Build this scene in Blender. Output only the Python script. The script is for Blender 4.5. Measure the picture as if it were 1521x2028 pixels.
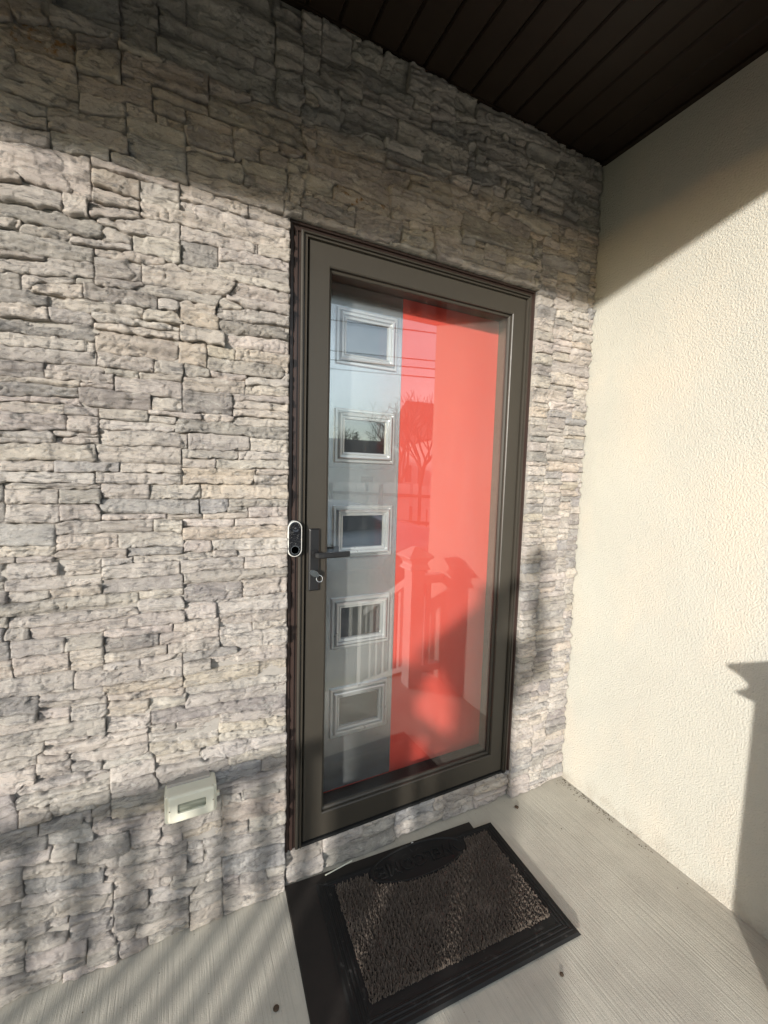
import bpy, bmesh, math, random
import numpy as np
from mathutils import Vector, Matrix, noise as mnoise

R = math.radians
random.seed(7)
sc = bpy.context.scene
for o in list(bpy.data.objects):
    bpy.data.objects.remove(o, do_unlink=True)
col = sc.collection

# ------------------------------------------------------------------ camera
CAM = Vector((-0.3811, -1.3391, 1.4232))
YAW, PITCH, ROLL = 0.4610, -0.0860, 0.0275
fw = Vector((math.sin(YAW)*math.cos(PITCH), math.cos(YAW)*math.cos(PITCH), math.sin(PITCH)))
r0 = Vector((math.cos(YAW), -math.sin(YAW), 0)); u0 = r0.cross(fw)
rr = r0*math.cos(ROLL)+u0*math.sin(ROLL); uu = -r0*math.sin(ROLL)+u0*math.cos(ROLL)
cd = bpy.data.cameras.new('camera'); cam = bpy.data.objects.new('camera', cd); col.objects.link(cam)
cam.matrix_world = Matrix(((rr.x, uu.x, -fw.x, CAM.x), (rr.y, uu.y, -fw.y, CAM.y), (rr.z, uu.z, -fw.z, CAM.z), (0, 0, 0, 1)))
cd.sensor_fit = 'HORIZONTAL'; cd.sensor_width = 36; cd.lens = 833.58/1521*36
cd.clip_start = 0.02; cd.clip_end = 2000
sc.camera = cam

# ------------------------------------------------------------------ light
SUN = Vector((0.7109, 0.6813, -0.1746)).normalized()     # direction the light travels
w = bpy.data.worlds.new('World'); sc.world = w; w.use_nodes = True
nt = w.node_tree; bg = nt.nodes['Background']
sky = nt.nodes.new('ShaderNodeTexSky'); sky.sky_type = 'NISHITA'; sky.sun_disc = False
sky.sun_elevation = math.asin(-SUN.z); sky.sun_rotation = math.atan2(-SUN.x, -SUN.y)
sky.air_density = 1.0; sky.dust_density = 0.35; sky.ozone_density = 1.0
# thin high cloud veil all over the sky
tc = nt.nodes.new('ShaderNodeTexCoord'); mp = nt.nodes.new('ShaderNodeMapping'); mp.inputs['Scale'].default_value = (1.6, 1.6, 6.0)
cn = nt.nodes.new('ShaderNodeTexNoise'); cn.inputs['Scale'].default_value = 2.2; cn.inputs['Detail'].default_value = 5
nt.links.new(tc.outputs['Generated'], mp.inputs[0]); nt.links.new(mp.outputs[0], cn.inputs['Vector'])
cr = nt.nodes.new('ShaderNodeValToRGB'); cr.color_ramp.elements[0].position = 0.3; cr.color_ramp.elements[1].position = 0.7
cr.color_ramp.elements[0].color = (2.7, 2.8, 2.9, 1); cr.color_ramp.elements[1].color = (4.9, 4.95, 5.0, 1)
nt.links.new(cn.outputs['Fac'], cr.inputs[0])
ad = nt.nodes.new('ShaderNodeMix'); ad.data_type = 'RGBA'; ad.blend_type = 'ADD'; ad.inputs[0].default_value = 1.0
nt.links.new(sky.outputs[0], ad.inputs[6]); nt.links.new(cr.outputs[0], ad.inputs[7]); nt.links.new(ad.outputs[2], bg.inputs[0]); bg.inputs[1].default_value = 0.15
sd = bpy.data.lights.new('sun', 'SUN'); so = bpy.data.objects.new('sun', sd); col.objects.link(so)
sd.energy = 4.4; sd.angle = R(1.9); sd.color = (1.0, 0.955, 0.885)
so.rotation_euler = SUN.to_track_quat('-Z', 'Y').to_euler()
so.location = (-20, -20, 8)
vs = sc.view_settings; vs.view_transform = 'Standard'; vs.look = 'None'; vs.gamma = 1; vs.use_curve_mapping = False
vs.exposure = 0.55

# ------------------------------------------------------------------ material helpers
def newmat(name):
    m = bpy.data.materials.new(name); m.use_nodes = True
    return m, m.node_tree, m.node_tree.nodes['Principled BSDF']
class NB:
    """small node-building helper: world position textures into colour and bump"""
    def __init__(s, name, rough=0.6, spec=0.5, metal=0.0):
        s.m, s.t, s.b = newmat(name)
        s.b.inputs['Roughness'].default_value = rough
        s.b.inputs['Specular IOR Level'].default_value = spec
        s.b.inputs['Metallic'].default_value = metal
        s.geo = s.t.nodes.new('ShaderNodeNewGeometry')
        s.nrm = None
    def L(s, a, b): s.t.links.new(a, b)
    def mapping(s, sx=1, sy=1, sz=1, rot=(0, 0, 0)):
        n = s.t.nodes.new('ShaderNodeMapping'); n.inputs['Scale'].default_value = (sx, sy, sz)
        n.inputs['Rotation'].default_value = rot
        s.L(s.geo.outputs['Position'], n.inputs['Vector']); return n.outputs[0]
    def noise(s, vec, scale, detail=4, rough=0.6, dist=0.0):
        n = s.t.nodes.new('ShaderNodeTexNoise'); n.inputs['Scale'].default_value = scale
        n.inputs['Detail'].default_value = detail; n.inputs['Roughness'].default_value = rough
        n.inputs['Distortion'].default_value = dist
        s.L(vec, n.inputs['Vector']); return n.outputs['Fac']
    def voro(s, vec, scale, feature='F1'):
        n = s.t.nodes.new('ShaderNodeTexVoronoi'); n.inputs['Scale'].default_value = scale; n.feature = feature
        s.L(vec, n.inputs['Vector']); return n.outputs['Distance']
    def wave(s, vec, scale, dist, dscale, direction='X'):
        n = s.t.nodes.new('ShaderNodeTexWave'); n.inputs['Scale'].default_value = scale; n.bands_direction = direction
        n.inputs['Distortion'].default_value = dist; n.inputs['Detail'].default_value = 3
        n.inputs['Detail Scale'].default_value = dscale
        s.L(vec, n.inputs['Vector']); return n.outputs['Fac']
    def ramp(s, fac, stops):
        n = s.t.nodes.new('ShaderNodeValToRGB'); cr = n.color_ramp
        while len(cr.elements) < len(stops): cr.elements.new(0.5)
        for e, (p, c) in zip(cr.elements, stops):
            e.position = p; e.color = (c[0], c[1], c[2], 1) if hasattr(c, '__len__') else (c, c, c, 1)
        s.L(fac, n.inputs[0]); return n.outputs[0]
    def mix(s, a, b, fac, mode='MIX'):
        n = s.t.nodes.new('ShaderNodeMix'); n.data_type = 'RGBA'; n.blend_type = mode
        for k, v in ((6, a), (7, b)):
            if hasattr(v, 'links') or hasattr(v, 'is_linked'): s.L(v, n.inputs[k])
            else: n.inputs[k].default_value = (*v, 1)
        if hasattr(fac, 'is_linked'): s.L(fac, n.inputs[0])
        else: n.inputs[0].default_value = fac
        return n.outputs[2]
    def math(s, op, a, b=None):
        n = s.t.nodes.new('ShaderNodeMath'); n.operation = op
        for k, v in ((0, a), (1, b)):
            if v is None: continue
            if hasattr(v, 'is_linked'): s.L(v, n.inputs[k])
            else: n.inputs[k].default_value = v
        return n.outputs[0]
    def bump(s, h, strength, dist):
        n = s.t.nodes.new('ShaderNodeBump'); n.inputs['Strength'].default_value = strength
        n.inputs['Distance'].default_value = dist; s.L(h, n.inputs['Height'])
        if s.nrm: s.L(s.nrm, n.inputs['Normal'])
        s.nrm = n.outputs[0]
    def attr(s, name):
        n = s.t.nodes.new('ShaderNodeAttribute'); n.attribute_name = name; return n.outputs['Color']
    def done(s, colr=None, rough=None):
        if colr is not None:
            if hasattr(colr, 'is_linked'): s.L(colr, s.b.inputs['Base Color'])
            else: s.b.inputs['Base Color'].default_value = (*colr, 1)
        if rough is not None: s.L(rough, s.b.inputs['Roughness'])
        if s.nrm: s.L(s.nrm, s.b.inputs['Normal'])
        return s.m
def plain(name, c, rough=0.5, spec=0.5, metal=0.0, var=0.12, scale=30, bump=0.0):
    n = NB(name, rough, spec, metal)
    v = n.mapping()
    f = n.noise(v, scale, 4)
    c2 = n.mix(tuple(x*(1-var) for x in c), tuple(min(1, x*(1+var)) for x in c), f)
    r = n.math('ADD', n.math('MULTIPLY', f, 0.16), rough-0.08)
    if bump: n.bump(n.noise(v, scale*8, 3), bump, 0.001)
    return n.done(c2, r)

# stone
n = NB('ledgestone', 0.9, 0.25)
v = n.mapping(); vs1 = n.mapping(6, 6, 24, (0, 0.05, 0)); tint = n.attr('tint')
big = n.noise(v, 9, 5, 0.65, 0.4)
c = n.mix(tint, n.mix(tint, (0.72, 0.72, 0.75), 1.0, 'MULTIPLY'), n.ramp(big, [(0.42, 0.0), (0.66, 0.85)]))
strata = n.noise(vs1, 3.2, 6, 0.7, 0.8)
c = n.mix(c, (0.165, 0.16, 0.158), n.ramp(strata, [(0.52, 0.0), (0.66, 0.8)]))
dk = n.noise(n.mapping(1, 1, 1.8), 5.5, 6, 0.7, 0.6)
c = n.mix(c, (0.15, 0.147, 0.147), n.ramp(dk, [(0.56, 0.0), (0.72, 0.6)]))
pale = n.noise(n.mapping(1, 1, 2.2), 26, 5, 0.75, 0.3)
c = n.mix(c, (0.68, 0.65, 0.60), n.ramp(pale, [(0.53, 0.0), (0.72, 0.6)]))
vein = n.noise(n.mapping(1, 1, 3.2, (0, 0.04, 0)), 42, 7, 0.8, 1.2)
c = n.mix(c, (0.20, 0.19, 0.185), n.ramp(vein, [(0.57, 0.0), (0.66, 0.55)]))
c = n.mix(c, (0.70, 0.665, 0.615), n.ramp(vein, [(0.30, 0.6), (0.42, 0.0)]))
spk = n.noise(v, 420, 2, 0.6)
c = n.mix(c, n.mix(c, (0.45, 0.43, 0.42), 1.0, 'MULTIPLY'), n.ramp(spk, [(0.60, 0.0), (0.72, 0.55)]))
rust = n.t.nodes.new('ShaderNodeAttribute'); rust.attribute_name = 'rust'
rs = n.math('MULTIPLY', rust.outputs['Fac'], n.ramp(n.noise(v, 40, 4), [(0.56, 0.0), (0.66, 0.9)]))
c = n.mix(c, (0.24, 0.125, 0.04), rs)
n.bump(n.noise(n.mapping(1, 1, 2.6, (0, 0.06, 0)), 90, 8, 0.8, 0.8), 1.0, 0.0080); n.bump(n.noise(v, 330, 4, 0.75), 0.8, 0.003)
M_STONE = n.done(c)

# stucco
n = NB('cream_stucco', 0.92, 0.2)
v = n.mapping()
st = n.noise(v, 1.7, 5, 0.6, 0.3)
c = n.mix((0.485, 0.471, 0.415), (0.455, 0.440, 0.388), n.ramp(st, [(0.4, 0.0), (0.7, 1.0)]))
c = n.mix(c, (0.60, 0.52, 0.42), n.ramp(n.noise(n.mapping(1, 1.6, 0.8), 2.6, 4, 0.55), [(0.50, 0.0), (0.74, 0.42)]))
c = n.mix(c, (0.16, 0.13, 0.11), n.ramp(n.noise(v, 130, 2, 0.5), [(0.755, 0.0), (0.80, 0.55)]))
sep = n.t.nodes.new('ShaderNodeSeparateXYZ'); n.L(n.geo.outputs['Position'], sep.inputs[0])
low = n.math('SUBTRACT', 1.0, n.math('MULTIPLY', sep.outputs['Z'], 9.0))       # splash dirt at the foot
low = n.math('MULTIPLY', low, n.ramp(n.noise(v, 16, 5, 0.65), [(0.35, 0.0), (0.7, 1.0)]))
c = n.mix(c, (0.30, 0.25, 0.20), n.ramp(low, [(0.1, 0.0), (0.9, 0.6)]))

vd = n.t.nodes.new('ShaderNodeVectorMath'); vd.operation = 'ADD'
nz3 = n.t.nodes.new('ShaderNodeTexNoise'); nz3.inputs['Scale'].default_value = 9; n.L(v, nz3.inputs['Vector'])
sc3 = n.t.nodes.new('ShaderNodeVectorMath'); sc3.operation = 'SCALE'; sc3.inputs['Scale'].default_value = 0.12; n.L(nz3.outputs['Color'], sc3.inputs[0])
n.L(v, vd.inputs[0]); n.L(sc3.outputs[0], vd.inputs[1])
ck = n.voro(vd.outputs[0], 1.15, 'DISTANCE_TO_EDGE')
ckm = n.math('MULTIPLY', n.ramp(ck, [(0.0, 1.0), (0.0035, 0.0)]), n.ramp(n.noise(v, 2.1, 2), [(0.50, 0.0), (0.60, 0.5)]))
gr = n.noise(v, 165, 3, 0.6, 0.0)
n.bump(n.noise(v, 3, 3), 0.3, 0.02); n.bump(gr, 0.8, 0.007); n.bump(n.noise(v, 460, 2), 0.4, 0.002)
M_STUCCO = n.done(c)

# broom-finished concrete
n = NB('broomed_concrete', 0.88, 0.3)
v = n.mapping()
br = n.wave(n.mapping(1, 0.04, 1), 26, 2.2, 5.0, 'X')
br2 = n.noise(n.mapping(150, 2.2, 1), 1.0, 4, 0.7)
blot = n.noise(v, 4.5, 6, 0.62)
c = n.mix((0.50, 0.47, 0.40), (0.41, 0.38, 0.325), n.ramp(blot, [(0.38, 0.0), (0.68, 1.0)]))
c = n.mix(c, (0.30, 0.285, 0.25), n.ramp(br2, [(0.50, 0.0), (0.75, 0.45)]))
c = n.mix(c, (0.17, 0.15, 0.13), n.ramp(n.noise(v, 90, 2, 0.6), [(0.70, 0.0), (0.76, 0.7)]))
c = n.mix(c, (0.20, 0.15, 0.12), n.ramp(n.noise(v, 7, 3, 0.5, 0.5), [(0.71, 0.0), (0.78, 0.4)]))
n.bump(br2, 0.7, 0.004); n.bump(n.noise(v, 260, 3), 0.45, 0.002)
M_CONC = n.done(c)

M_SOFFIT = plain('brown_soffit_metal', (0.017, 0.0105, 0.0065), 0.5, 0.3, var=0.2, scale=6)
M_SOFFITD = plain('soffit_groove', (0.010, 0.007, 0.005), 0.6, 0.3)
M_BRONZE = plain('bronze_painted_aluminium', (0.037, 0.032, 0.025), 0.45, 0.45, var=0.06, scale=18, bump=0.03)
M_CASING = plain('dark_brown_casing', (0.036, 0.022, 0.018), 0.40, 0.5, var=0.10, scale=24)
M_BLACKMETAL = plain('black_satin_metal', (0.010, 0.010, 0.011), 0.42, 0.5, var=0.05)
M_BLACK = plain('black_gasket', (0.012, 0.012, 0.012), 0.6, 0.4)
M_STEEL = plain('bright_key_metal', (0.75, 0.73, 0.68), 0.22, 0.5, 1.0, var=0.04)
M_RED = None
n = NB('red_door_paint', 0.40, 0.45); v = n.mapping()
n.bump(n.noise(n.mapping(160, 1, 6), 1.0, 3), 0.10, 0.002)
M_RED = n.done(n.mix((0.66, 0.084, 0.062), (0.62, 0.077, 0.057), n.noise(v, 6, 4)))
n = NB('silver_grey_door_finish', 0.26, 0.5, 0.85); v = n.mapping()
n.bump(n.noise(n.mapping(190, 1, 10, (0, R(32), 0)), 1.0, 4), 0.22, 0.002)
M_GREY = n.done(n.mix((0.64, 0.65, 0.66), (0.59, 0.60, 0.61), n.noise(v, 9, 4)))
M_SILVER = plain('silver_grey_moulding', (0.62, 0.62, 0.62), 0.30, 0.5, 0.6, var=0.06, scale=20)
n = NB('speckled_brown_jamb', 0.55, 0.4); v = n.mapping()
n.bump(n.noise(v, 420, 2), 0.4, 0.001)
M_JAMB = n.done(n.mix((0.15, 0.10, 0.075), (0.075, 0.05, 0.038), n.ramp(n.noise(v, 350, 3), [(0.42, 0), (0.6, 1)])))
M_BRICKRED = plain('old_red_threshold', (0.20, 0.075, 0.045), 0.8, 0.3)
M_CREAM = plain('aged_cream_plastic', (0.66, 0.64, 0.53), 0.42, 0.45, var=0.06, scale=40)
M_WHITEPL = plain('white_plastic', (0.80, 0.79, 0.76), 0.35, 0.5, var=0.04)
M_RIM = plain('silver_white_rim', (0.52, 0.52, 0.50), 0.35, 0.5, var=0.04)
n = NB('glossy_black_face', 0.12, 0.5); v = n.mapping()
M_GLOSSBLK = n.done(n.mix((0.008, 0.008, 0.009), (0.10, 0.10, 0.10), n.ramp(n.noise(v, 260, 3, 0.7), [(0.56, 0), (0.66, 0.8)])))
n = NB('lens_black', 0.08, 0.6); M_LENS = n.done((0.01, 0.01, 0.012))
n = NB('dark_pane_glass', 0.03, 1.0); M_PANE = n.done((0.012, 0.013, 0.014)); n.b.inputs['IOR'].default_value = 2.0
n = NB('grey_meter_window', 0.18, 0.5); M_METERGL = n.done(n.mix((0.16, 0.17, 0.13), (0.36, 0.37, 0.30), n.ramp(n.noise(n.mapping(8, 1, 40), 1.0, 2), [(0.45, 0), (0.6, 1)])))
# thin clear glass: transparent + mirror by Schlick fresnel
m, t, b = newmat('storm_door_glass'); t.nodes.remove(b)
lw = t.nodes.new('ShaderNodeLayerWeight'); lw.inputs[0].default_value = 0.5
pw = t.nodes.new('ShaderNodeMath'); pw.operation = 'POWER'; pw.inputs[1].default_value = 5
ma = t.nodes.new('ShaderNodeMath'); ma.operation = 'MULTIPLY_ADD'; ma.inputs[1].default_value = 0.90; ma.inputs[2].default_value = 0.10
tr = t.nodes.new('ShaderNodeBsdfTransparent'); tr.inputs[0].default_value = (0.97, 0.98, 0.975, 1)
gl = t.nodes.new('ShaderNodeBsdfGlossy'); gl.inputs['Roughness'].default_value = 0.0
mx = t.nodes.new('ShaderNodeMixShader')
t.links.new(lw.outputs['Facing'], pw.inputs[0]); t.links.new(pw.outputs[0], ma.inputs[0]); t.links.new(ma.outputs[0], mx.inputs[0])
t.links.new(tr.outputs[0], mx.inputs[1]); t.links.new(gl.outputs[0], mx.inputs[2]); df = t.nodes.new('ShaderNodeBsdfDiffuse'); df.inputs[0].default_value = (0.6, 0.6, 0.58, 1)
g_ = t.nodes.new('ShaderNodeNewGeometry'); mp_ = t.nodes.new('ShaderNodeMapping'); mp_.inputs['Scale'].default_value = (1, 1, 0.35)
nz_ = t.nodes.new('ShaderNodeTexNoise'); nz_.inputs['Scale'].default_value = 7; nz_.inputs['Detail'].default_value = 8; nz_.inputs['Roughness'].default_value = 0.7
rp_ = t.nodes.new('ShaderNodeValToRGB'); rp_.color_ramp.elements[0].position = 0.45; rp_.color_ramp.elements[1].position = 0.8
rp_.color_ramp.elements[0].color = (0.001, 0.001, 0.001, 1); rp_.color_ramp.elements[1].color = (0.02, 0.02, 0.02, 1)
mx2 = t.nodes.new('ShaderNodeMixShader')
t.links.new(g_.outputs['Position'], mp_.inputs[0]); t.links.new(mp_.outputs[0], nz_.inputs['Vector']); t.links.new(nz_.outputs['Fac'], rp_.inputs[0]); t.links.new(rp_.outputs[0], mx2.inputs[0])
t.links.new(mx.outputs[0], mx2.inputs[1]); t.links.new(df.outputs[0], mx2.inputs[2]); t.links.new(mx2.outputs[0], t.nodes['Material Output'].inputs[0])
M_GLASS = m
# mat rubber, coir
n = NB('black_rubber', 0.6, 0.25); v = n.mapping()
c = n.mix((0.007, 0.007, 0.0075), (0.014, 0.0135, 0.013), n.noise(v, 12, 5))
c = n.mix(c, (0.45, 0.43, 0.40), n.ramp(n.noise(v, 230, 2, 0.5), [(0.765, 0), (0.80, 0.8)]))
c = n.mix(c, (0.09, 0.085, 0.08), n.ramp(n.noise(v, 22, 4, 0.6, 1.0), [(0.62, 0), (0.74, 0.6)]))
n.bump(n.noise(v, 120, 3), 0.25, 0.002); M_RUBBER = n.done(c)
n = NB('old_brown_rubber', 0.7, 0.3); v = n.mapping()
c = n.mix((0.012, 0.0105, 0.0095), (0.026, 0.021, 0.018), n.noise(v, 9, 5))
c = n.mix(c, (0.30, 0.29, 0.27), n.ramp(n.noise(n.mapping(1.6, 1, 1), 30, 4, 0.65, 0.8), [(0.72, 0), (0.80, 0.6)]))
n.bump(n.noise(v, 60, 4), 0.4, 0.002); M_RUBBER2 = n.done(c)
n = NB('coir_bristle', 0.9, 0.15); v = n.mapping()
c = n.mix((0.062, 0.048, 0.039), (0.160, 0.130, 0.106), n.noise(v, 330, 3))
M_COIR = n.done(n.mix(c, (0.26, 0.21, 0.17), n.ramp(n.noise(v, 11, 3), [(0.56, 0), (0.75, 0.45)])))
M_VINYL = plain('white_vinyl', (0.50, 0.495, 0.475), 0.45, 0.5, var=0.03)
M_WOODBEAM = plain('dark_stained_beam', (0.035, 0.024, 0.017), 0.6, 0.3)
M_WALLBACK = plain('grey_mortar', (0.30, 0.28, 0.255), 0.95, 0.1, var=0.2, scale=60, bump=0.5)
M_SHINGLE = plain('grey_shingles', (0.10, 0.095, 0.09), 0.9, 0.2, var=0.3, scale=14)
M_SIDING = plain('white_siding', (0.46, 0.455, 0.44), 0.6, 0.3, var=0.05, scale=3)
M_WINDOW = plain('house_window_glass', (0.05, 0.055, 0.06), 0.08, 0.8)
n = NB('dormant_lawn', 0.95, 0.1); v = n.mapping()
M_LAWN = n.done(n.mix((0.13, 0.115, 0.065), (0.075, 0.085, 0.04), n.noise(v, 1.3, 7, 0.7)))
M_ASPH = plain('asphalt', (0.055, 0.055, 0.057), 0.9, 0.3, var=0.25, scale=5)
M_BARK = plain('grey_bark', (0.085, 0.072, 0.060), 0.95, 0.1, var=0.3, scale=20)
M_NEEDLE = plain('dark_conifer_needles', (0.022, 0.036, 0.020), 0.9, 0.1, var=0.35, scale=8)
M_WIRE = plain('cable_black', (0.015, 0.015, 0.015), 0.7, 0.2)
M_CARP = plain('silver_blue_car_paint', (0.30, 0.34, 0.38), 0.22, 0.7, 0.3, var=0.03)
M_TYRE = plain('tyre_rubber', (0.02, 0.02, 0.02), 0.8, 0.3)
M_SKIN = plain('skin', (0.52, 0.33, 0.25), 0.55, 0.4, var=0.06)
M_JACKET = plain('dark_jacket_cloth', (0.035, 0.038, 0.048), 0.9, 0.2, var=0.15)
M_JEANS = plain('blue_jeans', (0.06, 0.08, 0.13), 0.9, 0.2, var=0.15)
M_HAIR = plain('brown_hair', (0.035, 0.022, 0.015), 0.7, 0.3)
M_LEAFLIT = plain('dry_leaf_litter', (0.07, 0.05, 0.035), 0.9, 0.1, var=0.4, scale=80)

# ------------------------------------------------------------------ object helpers
def empty(name, loc, label=None, cat=None, group=None, kind=None):
    o = bpy.data.objects.new(name, None); col.objects.link(o); o.location = loc; o.empty_display_size = 0.1
    tag(o, label, cat, group, kind); return o
def tag(o, label=None, cat=None, group=None, kind=None):
    if label: o['label'] = label
    if cat: o['category'] = cat
    if group: o['group'] = group
    if kind: o['kind'] = kind
    return o
def worldloc(p):
    v = Vector(p.location)
    while p.parent:
        p = p.parent; v += Vector(p.location)
    return v
def link(name, me, mat, parent=None, smooth=False, origin=None):
    """mesh data is in world coordinates; the origin moves to the parent's base (or to `origin`)"""
    o = bpy.data.objects.new(name, me); col.objects.link(o)
    if mat and not me.materials: me.materials.append(mat)
    if smooth: me.shade_smooth()
    org = Vector(origin) if origin is not None else (worldloc(parent) if parent else Vector((0, 0, 0)))
    me.transform(Matrix.Translation(-org))
    if parent:
        o.parent = parent; o.location = org-worldloc(parent)
    else: o.location = org
    return o
def bm_obj(name, bm, mat, parent=None, smooth=False, bevel=0.0, seg=2, origin=None):
    if bevel:
        es = [e for e in bm.edges if len(e.link_faces) == 2 and e.calc_face_angle(0) > 0.5]
        bmesh.ops.bevel(bm, geom=es, offset=bevel, segments=seg, affect='EDGES', clamp_overlap=True)
    bmesh.ops.recalc_face_normals(bm, faces=bm.faces)
    me = bpy.data.meshes.new(name); bm.to_mesh(me); bm.free()
    return link(name, me, mat, parent, smooth, origin)
def box(bm, x0, x1, y0, y1, z0, z1):
    vs_ = [bm.verts.new((x, y, z)) for z in (z0, z1) for y in (y0, y1) for x in (x0, x1)]
    for f in ((0, 2, 3, 1), (4, 5, 7, 6), (0, 1, 5, 4), (2, 6, 7, 3), (0, 4, 6, 2), (1, 3, 7, 5)):
        bm.faces.new([vs_[i] for i in f])
    return vs_
def boxobj(name, d, mat, parent=None, bevel=0.0, seg=2, origin=None):
    bm = bmesh.new(); box(bm, *d); return bm_obj(name, bm, mat, parent, bevel=bevel, seg=seg, origin=origin)
def tube(bm, pts, rad, n=8, caps=True):
    rings = []
    for i, p in enumerate(pts):
        p = Vector(p)
        a = Vector(pts[max(i-1, 0)]); b_ = Vector(pts[min(i+1, len(pts)-1)])
        d = (b_-a).normalized(); s = d.orthogonal().normalized() if abs(d.z) > 0.9 else d.cross(Vector((0, 0, 1))).normalized()
        t_ = d.cross(s); rd = rad[i] if hasattr(rad, '__len__') else rad
        rings.append([bm.verts.new(p+s*math.cos(k*2*math.pi/n)*rd+t_*math.sin(k*2*math.pi/n)*rd) for k in range(n)])
    for A, B in zip(rings, rings[1:]):
        for k in range(n): bm.faces.new((A[k], A[(k+1) % n], B[(k+1) % n], B[k]))
    if caps:
        bm.faces.new(rings[0][::-1]); bm.faces.new(rings[-1])
def rect_sweep(bm, x0, x1, z0, z1, prof, close_last=False, lrtb=(1, 1, 1, 1)):
    """mitred frame in the xz plane; prof = [(inset, y)], insets scaled per side"""
    l, r_, t_, b_ = lrtb; rings = []
    for ins, y in prof:
        rings.append([bm.verts.new(q) for q in ((x0+ins*l, y, z0+ins*b_), (x1-ins*r_, y, z0+ins*b_), (x1-ins*r_, y, z1-ins*t_), (x0+ins*l, y, z1-ins*t_))])
    for A, B in zip(rings, rings[1:]):
        for k in range(4): bm.faces.new((A[k], A[(k+1) % 4], B[(k+1) % 4], B[k]))
    if close_last:
        for k in range(4): bm.faces.new((rings[-1][k], rings[-1][(k+1) % 4], rings[0][(k+1) % 4], rings[0][k]))
def u_sweep(bm, x0, x1, z0, z1, prof):
    """door casing: up the left, over the head, down the right"""
    rings = []
    for ins, y in prof:
        rings.append([bm.verts.new(q) for q in ((x0+ins, y, z0), (x0+ins, y, z1-ins), (x1-ins, y, z1-ins), (x1-ins, y, z0))])
    n_ = len(rings)
    for i in range(n_):
        A, B = rings[i], rings[(i+1) % n_]
        for k in range(3): bm.faces.new((A[k], A[k+1], B[k+1], B[k]))
    bm.faces.new([q[0] for q in rings]); bm.faces.new([q[3] for q in rings][::-1])
def rrect(x0, x1, z0, z1, r_, n_=6):
    pts = []
    for cx, cz, a0 in ((x1-r_, z1-r_, 0), (x0+r_, z1-r_, 90), (x0+r_, z0+r_, 180), (x1-r_, z0+r_, 270)):
        for k in range(n_+1):
            a = R(a0+90*k/n_); pts.append((cx+r_*math.cos(a), cz+r_*math.sin(a)))
    return pts
def inset_poly(pts, d):
    cx = sum(p[0] for p in pts)/len(pts); cz = sum(p[1] for p in pts)/len(pts)
    w_ = max(abs(p[0]-cx) for p in pts); h_ = max(abs(p[1]-cz) for p in pts)
    return [(cx+(p[0]-cx)*(w_-d)/w_, cz+(p[1]-cz)*(h_-d)/h_) for p in pts]
def plate(bm, rings, cap0=True, cap1=True):
    """rings = [(outline pts in xz, y)]"""
    vr = [[bm.verts.new((p[0], y, p[1])) for p in pts] for pts, y in rings]
    for A, B in zip(vr, vr[1:]):
        for k in range(len(A)): bm.faces.new((A[k], A[(k+1) % len(A)], B[(k+1) % len(A)], B[k]))
    if cap0: bm.faces.new(vr[0][::-1])
    if cap1: bm.faces.new(vr[-1])

def disc0(cx, cz, r_, n_=10): return [(cx+r_*math.cos(2*math.pi*k/n_), cz+r_*math.sin(2*math.pi*k/n_)) for k in range(n_)]
XC, H = 1.272, 2.767            # inside corner with the stucco wall, soffit height
# ------------------------------------------------------------------ setting: ground, porch, steps
def sheet(name, x0, x1, y0, y1, z, mat):
    bm = bmesh.new(); q = [bm.verts.new(p) for p in ((x0, y0, z), (x1, y0, z), (x1, y1, z), (x0, y1, z))]; bm.faces.new(q)
    return tag(bm_obj(name, bm, mat), kind='structure')
sheet('ground', -400, 400, -400, 400, -0.50, M_LAWN)
sheet('driveway', -2.0, 9.5, -9.0, -2.2, -0.496, M_ASPH)
sheet('road', -200, 200, -22.5, -16.5, -0.496, M_ASPH)
def slab(name, *d):
    bm = bmesh.new(); box(bm, *d); return tag(bm_obj(name, bm, M_CONC, bevel=0.008), kind='structure')
slab('porch_floor', -2.35, XC+0.2, -1.15, 0.06, -0.52, 0.0)
slab('porch_step', -0.83, 1.115, -1.43, -1.151, -0.52, -0.17)
slab('porch_step', -0.83, 1.115, -1.71, -1.431, -0.52, -0.34)

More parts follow.
